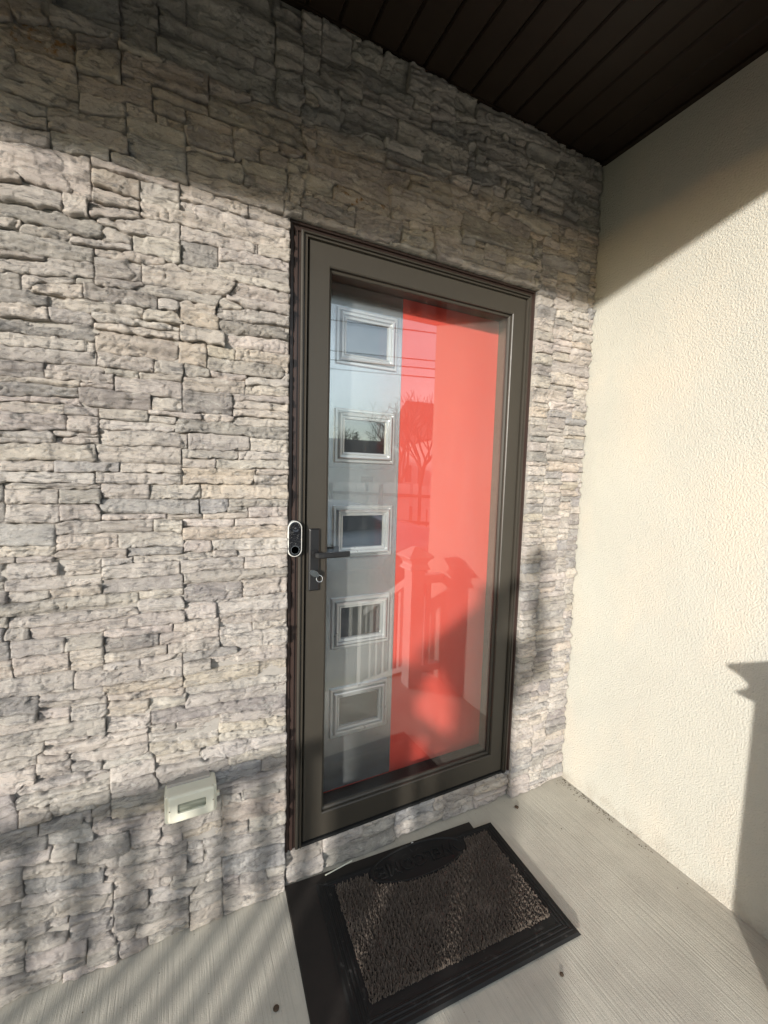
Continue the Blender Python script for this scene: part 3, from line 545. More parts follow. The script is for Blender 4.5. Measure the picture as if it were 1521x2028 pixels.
boxobj('ceiling_backing', (-2.5, XC-0.001, -1.078, -0.001, H+0.019, H+0.03), M_SOFFITD, sof)
boxobj('edge_trim', (XC-0.022, XC-0.001, -1.078, -0.030, H-0.010, H+0.017), M_SOFFIT, sof, bevel=0.003)
boxobj('edge_trim', (-2.5, XC-0.001, -0.0295, -0.002, H-0.006, H+0.0115), M_SOFFIT, sof, bevel=0.003)
bmr = bmesh.new(); box(bmr, -2.6, XC+0.35, -1.50, 0.25, 2.96, 3.06)
roof = bm_obj('porch_roof', bmr, M_SHINGLE, bevel=0.01); tag(roof, 'flat shingled roof over the porch', 'roof')
bmr = bmesh.new(); box(bmr, -2.5, XC-0.001, -1.20, -1.08, 2.476, 2.955)
tag(bm_obj('porch_beam', bmr, M_WOODBEAM, bevel=0.005), 'dark brown beam along the front of the porch roof', 'beam')
bmr = bmesh.new(); box(bmr, -2.42, -2.28, -1.20, -1.08, 0.0, 2.475)
tag(bm_obj('porch_post', bmr, M_WOODBEAM, bevel=0.006), 'dark brown porch post carrying the beam end', 'post')

# ------------------------------------------------------------------ door casing, storm door
ZB, ZT, LW = 0.134, 2.149, 0.90
cas = empty('door_casing', (0.44, 0.0, 0.122), 'dark brown metal casing framing the storm door', 'door frame')
bm = bmesh.new()
u_sweep(bm, -0.062, 0.947, 0.123, 2.188, [(0, 0.12), (0, -0.001), (0.004, -0.004), (0.009, -0.004), (0.011, 0.003), (0.015, 0.003), (0.017, -0.002), (0.026, -0.002), (0.028, 0.004), (0.036, 0.004), (0.036, 0.12)])
bm_obj('outer_casing', bm, M_CASING, cas)
bm = bmesh.new()
u_sweep(bm, -0.0255, 0.9225, 0.1245, 2.1665, [(0, 0.10), (0, -0.006), (0.003, -0.009), (0.007, -0.009), (0.009, -0.002), (0.014, -0.002), (0.016, -0.010), (0.0185, -0.010), (0.020, -0.004), (0.0205, 0.10)])
bm_obj('storm_frame', bm, M_BRONZE, cas)
boxobj('threshold', (-0.026, 0.92, -0.004, 0.20, 0.1212, 0.1305), M_BLACK, cas, bevel=0.002)
bmj = bmesh.new()
box(bmj, 0.876, 0.9015, 0.046, 0.24, 0.1306, 2.13); bm_obj('side_jamb', bmj, M_JAMB, cas)
bmj = bmesh.new(); box(bmj, -0.004, 0.018, 0.046, 0.24, 0.1306, 2.13); bm_obj('side_jamb', bmj, M_JAMB, cas)
bmj = bmesh.new(); box(bmj, -0.004, 0.9015, 0.046, 0.24, 2.098, 2.1295); bm_obj('head_jamb', bmj, M_JAMB, cas)
boxobj('sill', (0.019, 0.875, 0.046, 0.22, 0.1307, 0.185), M_BLACK, cas, bevel=0.006)
boxobj('end_foot', (0.902, 0.912, -0.012, 0.0, 0.123, 0.1325), M_BLACK, cas, bevel=0.002)

for zz in (0.35, 0.85, 1.50, 1.98):
    for xx in (-0.0135, 0.9095):
        bm = bmesh.new(); plate(bm, [(disc0(xx, zz, 0.0028), -0.001), (disc0(xx, zz, 0.0026), -0.0036), (disc0(xx, zz, 0.0012), -0.0042)], cap0=False); bm_obj('screw', bm, M_BLACKMETAL, cas)
sd_ = empty('storm_door', (0.45, 0.0, ZB), 'bronze framed full-glass storm door in front of the red door', 'storm door')
bm = bmesh.new()
GL = (0.0705, LW-0.8345, ZT-2.0785, 0.2215-ZB)     # stile and rail widths: left, right, top, bottom
def leafring(k, y, extra=0.0):
    l, r_, t_, b_ = [q*k+extra for q in GL]
    return [(l, y, b_+ZB), (LW-r_, y, b_+ZB), (LW-r_, y, ZT-t_), (l, y, ZT-t_)]
rings = [leafring(0, 0.036), leafring(0, 0.003), leafring(0, 0.0, 0.003), leafring(1, 0.0, -0.003), leafring(1, 0.003), leafring(1, 0.020), leafring(1, 0.036)]
vr = [[bm.verts.new(p) for p in q] for q in rings]
for i in range(len(vr)):
    A, B = vr[i], vr[(i+1) % len(vr)]
    for k in range(4): bm.faces.new((A[k], A[(k+1) % 4], B[(k+1) % 4], B[k]))
bm_obj('leaf_frame', bm, M_BRONZE, sd_)
bm = bmesh.new()
rings = [leafring(1, 0.013, -0.001), leafring(1, 0.012, 0.003), leafring(1, 0.015, 0.008), leafring(1, 0.019, 0.010), leafring(1, 0.019, -0.001)]
vr = [[bm.verts.new(p) for p in q] for q in rings]
for i in range(len(vr)):
    A, B = vr[i], vr[(i+1) % len(vr)]
    for k in range(4): bm.faces.new((A[k], A[(k+1) % 4], B[(k+1) % 4], B[k]))
bm_obj('glazing_bead', bm, M_BRONZE, sd_)
boxobj('glass_pane', (GL[0]-0.003, LW-GL[1]+0.003, 0.0195, 0.0235, ZB+GL[3]-0.003, ZT-GL[2]+0.003), M_GLASS, sd_)
# handle set
hs = empty('handle_set', (0.028, 0, 1.14)); hs.parent = sd_; hs.location = Vector((0.028, 0, 1.14))-Vector(sd_.location)
bm = bmesh.new()
pl = rrect(0.0095, 0.0455, 1.035, 1.2435, 0.003, 3)
plate(bm, [(pl, 0.0), (pl, -0.007), (inset_poly(pl, 0.004), -0.0105)], cap0=False)
bm_obj('handle_plate', bm, M_BLACKMETAL, hs)
bm = bmesh.new(); tube(bm, [(0.0265, -0.009, 1.161), (0.0265, -0.020, 1.161)], 0.0125, 16)
tube(bm, [(0.0265, -0.018, 1.161), (0.0265, -0.045, 1.161)], 0.0085, 12)
bm_obj('lever_hub', bm, M_BLACKMETAL, hs, smooth=False)
bm = bmesh.new()
sec = []
for x, y, hz, hy in ((0.019, -0.043, 0.007, 0.006), (0.0265, -0.050, 0.0095, 0.0075), (0.045, -0.054, 0.0092, 0.0065), (0.085, -0.056, 0.0088, 0.006), (0.132, -0.057, 0.0092, 0.006)):
    zc = 1.1605+(x-0.02)*0.02
    sec.append([bm.verts.new((x, y+a*hy, zc+b_*hz)) for a, b_ in ((-1, -.6), (-.6, -1), (.6, -1), (1, -.6), (1, .6), (.6, 1), (-.6, 1), (-1, .6))])
for A, B in zip(sec, sec[1:]):
    for k in range(8): bm.faces.new((A[k], A[(k+1) % 8], B[(k+1) % 8], B[k]))
bm.faces.new(sec[0][::-1]); bm.faces.new(sec[-1]); bm_obj('lever', bm, M_BLACKMETAL, hs)
bm = bmesh.new(); tube(bm, [(0.0285, -0.0095, 1.095), (0.0285, -0.017, 1.095)], 0.0085, 16); bm_obj('lock_cylinder', bm, M_STEEL, hs)
bm = bmesh.new(); box(bm, 0.0915, 0.133, 0.046, 0.060, 1.152, 1.170); box(bm, 0.036, 0.0915, 0.050, 0.060, 1.153, 1.169)
tube(bm, [(0.045, 0.037, 1.161), (0.045, 0.052, 1.161)], 0.009, 10)
bm_obj('inside_lever', bm, M_BLACKMETAL, hs, bevel=0.002)
# key and ring
ky = empty('door_key', (0.0285, -0.02, 1.095), 'silver key on a split ring hanging in the storm door lock', 'key')
bm = bmesh.new(); box(bm, 0.0275, 0.0295, -0.030, -0.016, 1.092, 1.098); bm_obj('blade', bm, M_STEEL, ky)
bm = bmesh.new()
pl = [(-0.0185*math.cos(a)*(1.0)+0.0, 0.010*math.sin(a)) for a in [k*math.pi/8 for k in range(16)]]
ca, sa = math.cos(R(-30)), math.sin(R(-30))
pts = [(0.0215+p[0]*ca-p[1]*sa, 1.0985+p[0]*sa+p[1]*ca) for p in pl]
plate(bm, [(pts, -0.029), (pts, -0.031)]); bm_obj('bow', bm, M_STEEL, ky)
bm = bmesh.new()
cx, cz, rg = 0.0385, 1.0805, 0.0105
tube(bm, [(cx+rg*math.cos(k*math.pi/12), -0.0315+0.003*math.sin(k*math.pi/12), cz+rg*math.sin(k*math.pi/12)) for k in range(25)], 0.0011, 6, caps=False)
bm_obj('split_ring', bm, M_STEEL, ky)

# ------------------------------------------------------------------ inner door
D = 0.128
idr = empty('entry_door', (0.45, D, 0.19), 'red entry door with grey band and five small windows behind glass', 'door')
boxobj('door_slab', (0.0195, 0.8745, D, D+0.045, 0.187, 2.095), M_RED, idr, bevel=0.002)
boxobj('grey_band', (0.114, 0.404, D-0.0022, D-0.0001, 0.192, 2.094), M_GREY, idr, bevel=0.0006, seg=1)
for cz in (1.916, 1.565, 1.211, 0.861, 0.507):
    wn = empty('window', (0.257, D, cz)); wn.parent = idr; wn.location = Vector((0.257, D, cz))-Vector(idr.location)
    bm = bmesh.new(); x0, x1, z0, z1 = 0.136, 0.378, cz-0.097, cz+0.097
    rect_sweep(bm, x0, x1, z0, z1, [(0, D-0.001), (0, D-0.010), (0.002, D-0.012), (0.009, D-0.012), (0.010, D-0.004), (0.0135, D-0.004), (0.0145, D-0.018), (0.018, D-0.021), (0.025, D-0.020), (0.0265, D-0.009), (0.0300, D-0.009), (0.0310, D-0.013), (0.0365, D-0.012), (0.0385, D-0.003), (0.0390, D+0.002)])
    bm_obj('frame', bm, M_SILVER, wn, smooth=False)
    boxobj('pane', (x0+0.035, x1-0.035, D-0.0035, D-0.0023, z0+0.035, z1-0.035), M_PANE, wn)

# ------------------------------------------------------------------ doorbell
db = empty('video_doorbell', (-0.0425, -0.004, 1.215), 'white rimmed black pill-shaped video doorbell on the door casing', 'doorbell')
x0, x1, z0, z1 = -0.0655, -0.0195, 1.157, 1.2725
pl = rrect(x0, x1, z0, z1, 0.0229, 10)
bm = bmesh.new(); plate(bm, [(pl, -0.0045), (pl, -0.026), (inset_poly(pl, 0.0012), -0.0285), (inset_poly(pl, 0.0024), -0.029), (inset_poly(pl, 0.0031), -0.0275)], cap0=False, cap1=False)
bm_obj('rim', bm, M_RIM, db)
bm = bmesh.new(); q = inset_poly(pl, 0.0030); plate(bm, [(q, -0.02), (q, -0.0276), (inset_poly(q, 0.003), -0.0284)], cap0=False); bm_obj('face', bm, M_GLOSSBLK, db)
def disc(cx, cz, r_, n_=24): return [(cx+r_*math.cos(2*math.pi*k/n_), cz+r_*math.sin(2*math.pi*k/n_)) for k in range(n_)]
bm = bmesh.new(); plate(bm, [(disc(-0.0415, 1.249, 0.0125), -0.0283), (disc(-0.0415, 1.249, 0.0115), -0.0300), (disc(-0.0415, 1.249, 0.0065), -0.0285)], cap0=False); bm_obj('camera_lens', bm, M_LENS, db)
bm = bmesh.new(); plate(bm, [(disc(-0.0415, 1.249, 0.003), -0.0286), (disc(-0.0415, 1.249, 0.002), -0.0292)], cap0=False); bm_obj('lens_glint', bm, M_WINDOW, db)
bm = bmesh.new(); plate(bm, [(disc(-0.0425, 1.1795, 0.0138), -0.0283), (disc(-0.0425, 1.1795, 0.0138), -0.0294), (disc(-0.0425, 1.1795, 0.0124), -0.0294), (disc(-0.0425, 1.1795, 0.0120), -0.0284)], cap0=False); bm_obj('button', bm, M_STEEL, db)

# ------------------------------------------------------------------ meter box
mb = empty('meter_box', (-0.35, 0.0, 0.40), 'small cream plastic box with a grey window on the stone wall', 'meter box')
bm = bmesh.new()
pl = rrect(-0.422, -0.283, 0.412, 0.497, 0.010, 4)
plate(bm, [(pl, -0.006), (pl, -0.070), (inset_poly(pl, 0.002), -0.073)], cap0=True); bm_obj('housing', bm, M_CREAM, mb)
bm = bmesh.new(); fx0, fx1, fz0, fz1 = -0.4135, -0.2895, 0.4205, 0.5015
op = rrect(fx0, fx1, fz0, fz1, 0.011, 5); n0 = len(op)
wi = rrect(-0.388, -0.313, 0.447, 0.4755, 0.005, 5)
plate(bm, [(op, -0.0725), (op, -0.082), (inset_poly(op, 0.002), -0.0855), (inset_poly(op, 0.006), -0.0870), (inset_poly(wi, -0.002), -0.0870), (wi, -0.0860), (wi, -0.080)], cap0=False, cap1=False)
bm_obj('cover', bm, M_CREAM, mb)
bm = bmesh.new(); plate(bm, [(inset_poly(wi, -0.001), -0.0802), (inset_poly(wi, -0.001), -0.0812)]); bm_obj('display_window', bm, M_METERGL, mb)
for zz in (0.428, 0.438, 0.452, 0.463):
    bm = bmesh.new(); vq = disc(0, 0, 0.0028, 8)
    A = [bm.verts.new((-0.4228, -0.055+p[0], zz+p[1])) for p in vq]; B = [bm.verts.new((-0.4212, -0.055+p[0], zz+p[1])) for p in vq]
    for k in range(8): bm.faces.new((A[k], A[(k+1) % 8], B[(k+1) % 8], B[k]))
    bm.faces.new(A); bm_obj('vent_hole', bm, M_BLACK, mb)
for sx_ in (-0.4085, -0.2945):
    bm = bmesh.new(); plate(bm, [(disc0(sx_+0.0, 0.461, 0.0022), -0.0862), (disc0(sx_, 0.461, 0.0018), -0.0878)], cap0=False); bm_obj('screw', bm, M_STEEL, mb)
boxobj('latch', (-0.2835, -0.2745, -0.062, -0.052, 0.449, 0.461), M_CREAM, mb, bevel=0.003)
# added strip standing in for the shadow and stone gap above the box
boxobj('shadow_gap_strip', (-0.415, -0.300, -0.036, -0.0055, 0.475, 0.506), M_WALLBACK, mb, bevel=0.002)

# ------------------------------------------------------------------ door mats
M0 = Vector((-0.065, -0.041, 0)); mu = Vector((0.835, -0.051, 0)).normalized(); mv = Vector((mu.y, -mu.x, 0))
def ml(s, t_, z): return M0+mu*s+mv*t_+Vector((0, 0, z))
def mat_box(bm, s0, s1, t0, t1, z0, z1, taper=0.0, wob=0.0):
    lo = [bm.verts.new(ml(s, t_, z0)) for s, t_ in ((s0, t0), (s1, t0), (s1, t1), (s0, t1))]
    hi = [bm.verts.new(ml(s, t_, z1)) for s, t_ in ((s0+taper, t0+taper), (s1-taper, t0+taper), (s1-taper, t1-taper), (s0+taper, t1-taper))]
    bm.faces.new(lo[::-1]); bm.faces.new(hi)
    for k in range(4): bm.faces.new((lo[k], lo[(k+1) % 4], hi[(k+1) % 4], hi[k]))
om = empty('under_mat', ml(0.38, 0.2, 0), 'old brownish rubber mat half hidden under the welcome mat', 'mat')
bm = bmesh.new(); mat_box(bm, 0.0, 0.757, -0.036, 0.445, 0.0005, 0.0050, 0.003); bm_obj('rubber_sheet', bm, M_RUBBER2, om, bevel=0.002, seg=1)
bm = bmesh.new(); tube(bm, [ml(0.14, -0.020, 0.006), ml(0.20, -0.030, 0.007), ml(0.245, -0.034, 0.012)], 0.0022, 6); tag(bm_obj('dry_stalk', bm, M_CREAM), 'thin pale dry stalk lying on the mat by the step', 'stalk')
wm = empty('welcome_mat', ml(0.47, 0.23, 0.005), 'black rubber welcome mat with brown bristle panel', 'mat')
bm = bmesh.new(); Z0 = 0.0055
mat_box(bm, 0.100, 0.836, 0.002, 0.462, Z0, Z0+0.0075, 0.006)
bm_obj('rubber_base', bm, M_RUBBER, wm, bevel=0.0015, seg=1)
def ring_frame(name, s0, s1, t0, t1, wd, z0, z1, mat):
    bm = bmesh.new(); rs = []
    for q, z in ((0, z0), (0.002, z1), (wd-0.002, z1), (wd, z0)):
        rs.append([bm.verts.new(ml(s, t_, z)) for s, t_ in ((s0+q, t0+q), (s1-q, t0+q), (s1-q, t1-q), (s0+q, t1-q))])
    for A, B in zip(rs, rs[1:]):
        for k in range(4): bm.faces.new((A[k], A[(k+1) % 4], B[(k+1) % 4], B[k]))
    return bm_obj(name, bm, mat, wm)
ZM = Z0+0.0075
for q in (0.010, 0.022, 0.034): ring_frame('border_rib', 0.106+q, 0.830-q, 0.008+q*0.6, 0.456-q, 0.008, ZM-0.0002, ZM+0.002, M_RUBBER)
# oval with the word, facing the house
OC = (0.478, 0.052); OA, OB = 0.192, 0.066
bm = bmesh.new(); rs = []
for k_, z in ((1.03, ZM-0.0002), (1.02, ZM+0.0045), (0.985, ZM+0.0060), (0.95, ZM+0.0045), (0.94, ZM+0.0022), (0.6, ZM+0.0022)):
    rs.append([bm.verts.new(ml(OC[0]+OA*k_*math.cos(a), OC[1]+OB*k_*math.sin(a), z)) for a in [2*math.pi*i/48 for i in range(48)]])
for A, B in zip(rs, rs[1:]):
    for k in range(48): bm.faces.new((A[k], A[(k+1) % 48], B[(k+1) % 48], B[k]))
bm.faces.new(rs[-1]); bm_obj('oval_badge', bm, M_RUBBER, wm)
cu = bpy.data.curves.new('welcome', 'FONT'); cu.body = 'WELCOME'; cu.size = 0.066; cu.extrude = 0.0024; cu.bevel_depth = 0.0006; cu.align_x = 'CENTER'; cu.align_y = 'CENTER'; cu.resolution_u = 4
tmp = bpy.data.objects.new('tmp', cu); col.objects.link(tmp)
dg = bpy.context.evaluated_depsgraph_get(); me = bpy.data.meshes.new_from_object(tmp.evaluated_get(dg)); bpy.data.objects.remove(tmp)
me.transform(Matrix(((-mu.x, mv.x, 0, 0), (-mu.y, mv.y, 0, 0), (0, 0, 1, 0), (0, 0, 0, 1)))@Matrix.Diagonal((1.02, 1.0, 1, 1)))
me.transform(Matrix.Translation(ml(OC[0], OC[1], ZM+0.0034))); me.materials.clear(); link('lettering', me, M_RUBBER, wm)
# bristles
V, F = [], []
def inoval(s, t_): return ((s-OC[0])/(OA*1.05))**2+((t_-OC[1])/(OB*1.08))**2 < 1
brng = np.random.default_rng(3)
s = 0.160
while s < 0.782:
    t_ = 0.043
    while t_ < 0.386:
        ss = s+brng.normal(0, .0012); tt = t_+brng.normal(0, .0012)
        if not inoval(ss, tt):
            hgt = brng.uniform(0.006, 0.013)*(0.78+0.22*math.sin(s*2*math.pi/0.0165+0.8*math.sin(t_*30))); ds, dt = brng.normal(0, .0022), brng.normal(0, .0035)
            wx, wy = brng.uniform(.0011, .0018), brng.uniform(.0020, .0034)
            i = len(V)
            for a, b_ in ((-1, -1), (1, -1), (1, 1), (-1, 1)): V.append(ml(ss+a*wx, tt+b_*wy, ZM-0.001))
            for a, b_ in ((-1, -1), (1, -1), (1, 1), (-1, 1)): V.append(ml(ss+ds+a*wx*.55, tt+dt+b_*wy*.55, ZM+hgt))
            F += [(i+4, i+5, i+6, i+7), (i, i+1, i+5, i+4), (i+1, i+2, i+6, i+5), (i+2, i+3, i+7, i+6), (i+3, i, i+4, i+7)]
        t_ += 0.0048
    s += 0.0038
me = bpy.data.meshes.new('bristles'); me.from_pydata(V, [], F); tag(link('bristles', me, M_COIR, wm), 'dark brown bristle panel of the welcome mat', kind='stuff')

# ------------------------------------------------------------------ litter on the floor
def litter(name, cnt, fn, mat, label):
    V, F = [], []
    for q in range(cnt):
        x, y, z, sz = fn(); a = random.uniform(0, 6.28); i = len(V); el = random.uniform(.4, 1)
        for k in range(5):
            aa = a+k*1.2566; V.append((x+math.cos(aa)*sz*random.uniform(.6, 1), y+math.sin(aa)*sz*el, z+0.0006))
        V.append((x, y, z+sz*random.uniform(.25, .6)))
        F += [(i+k, i+(k+1) % 5, i+5) for k in range(5)]
    me = bpy.data.meshes.new(name); me.from_pydata(V, [], F); tag(link(name, me, mat), label, 'litter', kind='stuff')
litter('grit', 50, lambda: (random.uniform(-0.9, 1.25), random.uniform(-0.95, -0.04), 0, random.choice((.0012, .0016, .0022, .0035))), M_LEAFLIT, 'scattered dark grit on the concrete porch')
litter('corner_debris', 160, lambda: (XC-0.004-abs(random.gauss(0, .02)), -0.03-abs(random.gauss(0, .22)), 0, random.uniform(.0015, .004)), M_LEAFLIT, 'line of dirt along the foot of the stucco wall')
for x, y, sz in ((0.93, -0.075, .009), (0.60, -0.60, .006), (-0.16, -0.33, .008)):
    bm = bmesh.new(); bmesh.ops.create_icosphere(bm, subdivisions=2, radius=sz)
    for v_ in bm.verts:
        v_.co *= 1+0.35*mnoise.noise(v_.co*260+Vector((x*9, 0, 0))); v_.co.z *= 0.55; v_.co += Vector((x, y, sz*0.42))
    pb = bm_obj('pebble', bm, M_LEAFLIT, origin=(x, y, 0))
    tag(pb, {0.93: 'dark pebble on the concrete near the step corner', 0.60: 'small dark pebble below the welcome mat', -0.16: 'dark pebble on the concrete left of the mats'}[x], 'pebble')
bm = bmesh.new(); bmesh.ops.create_icosphere(bm, subdivisions=1, radius=0.006)
for v_ in bm.verts: v_.co = v_.co*(1+0.4*mnoise.noise(v_.co*400))+Vector((0.42, -0.052, 0.0115))
tag(bm_obj('white_chip', bm, M_WHITEPL), 'tiny white chip at the foot of the step', 'chip')

# ------------------------------------------------------------------ white vinyl railing in front of the porch
def post(px, py, label):
    e_ = empty('newel_post', (px, py, 0), label, 'post', 'white newel posts at the porch steps')
    boxobj('shaft', (px-.05, px+.05, py-.05, py+.05, 0.0, 0.818), M_VINYL, e_, bevel=0.004)
    bm = bmesh.new(); rs = []
    for hw, z in ((0.054, 0.800), (0.078, 0.812), (0.074, 0.820), (0.062, 0.838), (0.060, 0.850), (0.072, 0.872), (0.092, 0.890), (0.092, 0.902), (0.02, 0.955), (0.012, 0.957)):
        rs.append([bm.verts.new((px+a*hw, py+b_*hw, z)) for a, b_ in ((-1, -1), (1, -1), (1, 1), (-1, 1))])
    for A, B in zip(rs, rs[1:]):
        for k in range(4): bm.faces.new((A[k], A[(k+1) % 4], B[(k+1) % 4], B[k]))
    bm.faces.new(rs[-1]); bm.faces.new(rs[0][::-1]); bm_obj('cap', bm, M_VINYL, e_)
AX, BX, PY = 1.055, -0.771, -1.02
post(AX, PY, 'white newel post with moulded cap beside the stucco wall')
post(BX, PY, 'white newel post with moulded cap at the left of the steps')
def rail_run(x0, x1, label, first):
    e_ = empty('porch_railing', ((x0+x1)/2, PY, 0), label, 'railing')
    boxobj('top_rail', (x0, x1, PY-.035, PY+.035, 0.705, 0.760), M_VINYL, e_, bevel=0.006)
    boxobj('bottom_rail', (x0, x1, PY-.025, PY+.025, 0.075, 0.125), M_VINYL, e_, bevel=0.004)
    x = first
    while x < x1-0.03:
        if x > x0+0.03: boxobj('baluster', (x-.016, x+.016, PY-.016, PY+.016, 0.126, 0.704), M_VINYL, e_)
        x += 0.1235
    if x1 < 0: boxobj('baluster', (-0.878, -0.846, PY-.016, PY+.016, 0.126, 0.704), M_VINYL, e_)  # extra out-of-view baluster, added to block a sun streak on the grey band
rail_run(-2.275, BX-.051, 'long white railing left of the porch steps', -1.79-0.1235*4)
rail_run(AX+.051, XC-.002, 'short white railing between newel post and stucco wall', AX+.11)
def stair_rail(px, label):
    e_ = empty('stair_railing', (px, PY-.4, -0.2), label, 'railing')
    def sl(name, zt_, hz, hy):
        bm = bmesh.new(); y0, y1 = PY-.052, PY-.78; k = 0.62
        q = [bm.verts.new((px+a*hy, y, zt_-(PY-.05-y)*k+b_*hz)) for y in (y0, y1) for a, b_ in ((-1, -1), (1, -1), (1, 1), (-1, 1))]
        for a in range(4): bm.faces.new((q[a], q[(a+1) % 4], q[4+(a+1) % 4], q[4+a]))
        bm.faces.new(q[:4][::-1]); bm.faces.new(q[4:]); bm_obj(name, bm, M_VINYL, e_)
    sl('handrail', 0.715, 0.028, 0.03); sl('lower_rail', 0.10, 0.02, 0.022)
    for k in range(1, 6):
        y = PY-.05-k*0.12; dz = k*0.12*0.62
        boxobj('baluster', (px-.017, px+.017, y-.017, y+.017, 0.11-dz, 0.70-dz), M_VINYL, e_)
    boxobj('end_post', (px-.04, px+.04, PY-.86, PY-.78, -0.5, 0.34), M_VINYL, e_, bevel=0.004)
stair_rail(AX, 'white stair handrail on the stucco wall side of the steps')
stair_rail(BX, 'white stair handrail on the left side of the steps')

# ------------------------------------------------------------------ person taking the picture, standing on the steps
def skin(name, chains, mat, parent, sub=2):
    """chains: list of [(pos, radius)], first chain holds the root"""
    me = bpy.data.meshes.new(name); V, E, Rd = [], [], []
    key = {}
    for ch in chains:
        prev = None
        for p, r_ in ch:
            kk = tuple(round(q, 3) for q in p)
            if kk not in key: key[kk] = len(V); V.append(p); Rd.append(r_)
            if prev is not None and prev != key[kk]: E.append((prev, key[kk]))
            prev = key[kk]
    me.from_pydata(V, E, []); o = bpy.data.objects.new(name, me); col.objects.link(o)
    md = o.modifiers.new('skin', 'SKIN'); md.use_smooth_shade = True
    for i, sv in enumerate(me.skin_vertices[0].data):
        sv.radius = (Rd[i], Rd[i]) if not hasattr(Rd[i], '__len__') else Rd[i]; sv.use_root = (i == 0)
    o.modifiers.new('sub', 'SUBSURF').levels = sub
    dg = bpy.context.evaluated_depsgraph_get(); m2 = bpy.data.meshes.new_from_object(o.evaluated_get(dg))
    bpy.data.objects.remove(o); m2.materials.clear(); m2.materials.append(mat)
    return link(name, m2, mat, parent, smooth=True)
pe = empty('person', (-0.92, -1.60, -0.34), 'person in dark jacket and jeans on the steps holding up a phone', 'person')
hip = (-0.93, -1.62, 0.56)
LS, RS = (-1.04, -1.50, 1.10), (-0.76, -1.73, 1.10)
LE, RE = (-0.955, -1.335, 1.02), (-0.615, -1.635, 0.96)
LH, RH = (-0.60, -1.375, 1.27), (-0.435, -1.425, 1.33)
skin('body', [[(hip, .135), ((-0.925, -1.62, 0.72), .125), ((-0.91, -1.615, 0.92), .14), ((-0.90, -1.61, 1.07), .115), ((-0.885, -1.60, 1.16), .055), ((-0.86, -1.585, 1.22), .06), ((-0.835, -1.57, 1.31), .092), ((-0.83, -1.57, 1.375), .06)],
              [((-0.90, -1.61, 1.07), .115), (LS, .075), (LE, .055), ((-0.75, -1.36, 1.17), .043), (LH, .034)],
              [((-0.90, -1.61, 1.07), .115), (RS, .075), (RE, .055), ((-0.52, -1.53, 1.16), .042), (RH, .034)],
              [(hip, .135), ((-1.01, -1.555, 0.46), .095), ((-1.02, -1.55, 0.08), .066), ((-1.02, -1.57, -0.24), .045), ((-0.97, -1.50, -0.295), .042)],
              [(hip, .135), ((-0.85, -1.685, 0.46), .095), ((-0.84, -1.68, 0.08), .066), ((-0.84, -1.69, -0.24), .045), ((-0.79, -1.625, -0.295), .042)]], M_JACKET, pe)
for hx, sgn in ((LH, 1), (RH, -1)):
    b0 = Vector(hx); tgt = Vector((-0.42, -1.40, 1.40)); d = (tgt-b0).normalized(); sid = d.cross(Vector((0, 0, 1))).normalized()
    chs = [[(tuple(b0), .030), (tuple(b0+d*.05), .034), (tuple(b0+d*.085), .030)]]
    for k in range(4):
        a0 = b0+d*.085+sid*(k-1.5)*.018; ln = (.065, .075, .07, .055)[k]
        chs.append([(tuple(b0+d*.085), .030), (tuple(a0+d*.012), .010), (tuple(a0+d*ln*.6+Vector((0, 0, .006))), .009), (tuple(a0+d*ln*.9-Vector((0, 0, .016))), .008)])
    chs.append([(tuple(b0+d*.05), .034), (tuple(b0+d*.06+sid*sgn*.035), .011), (tuple(b0+d*.095+sid*sgn*.045), .009)])
    skin('hand', chs, M_SKIN, pe, 1)
skin('hair', [[((-0.85, -1.58, 1.33), .096), ((-0.845, -1.578, 1.38), .075)]], M_HAIR, pe)
ph = boxobj('phone', (-0.455, -0.375, -1.412, -1.402, 1.35, 1.50), M_BLACKMETAL, bevel=0.003); tag(ph, 'black phone held up by the person on the steps', 'phone')

# ------------------------------------------------------------------ neighbourhood across the drive, mirrored in the glass
def refl(a_deg, r_): return (-0.381+r_*math.sin(R(a_deg)), 1.34-r_*math.cos(R(a_deg)))
fe = empty('white_fence', (*refl(25, 13.5), -0.5), 'white board fence across the driveway', 'fence')
P0 = Vector((*refl(13, 15), 0)); P1 = Vector((*refl(33, 12.5), 0)); dv = (P1-P0); ln = dv.length; dv.normalize(); nv_ = Vector((-dv.y, dv.x, 0))
def fbox(name, s0, s1, off, th, z0, z1, mat=M_VINYL):
    bm = bmesh.new(); q = [bm.verts.new(P0+dv*s+nv_*(off+t_)+Vector((0, 0, z))) for z in (z0, z1) for s, t_ in ((s0, 0), (s1, 0), (s1, th), (s0, th))]
    bm.faces.new(q[:4][::-1]); bm.faces.new(q[4:])
    for k in range(4): bm.faces.new((q[k], q[(k+1) % 4], q[4+(k+1) % 4], q[4+k]))
    return bm_obj(name, bm, mat, fe)
s = 0.0
while s < ln:
    wd = random.choice((0.16, 0.3, 0.42, 0.5)); fbox('board', s, min(s+wd, ln), 0, 0.02, -0.32, 1.18+random.uniform(-.03, .03)); s += wd+random.choice((0.02, 0.05, 0.11))
for z in (0.0, 0.8): fbox('fence_rail', 0, ln, 0.021, 0.04, z, z+0.09, M_BARK)
s = 0.1
while s < ln: fbox('fence_post', s, s+0.1, 0.062, 0.1, -0.5, 1.15, M_BARK); s += 1.8
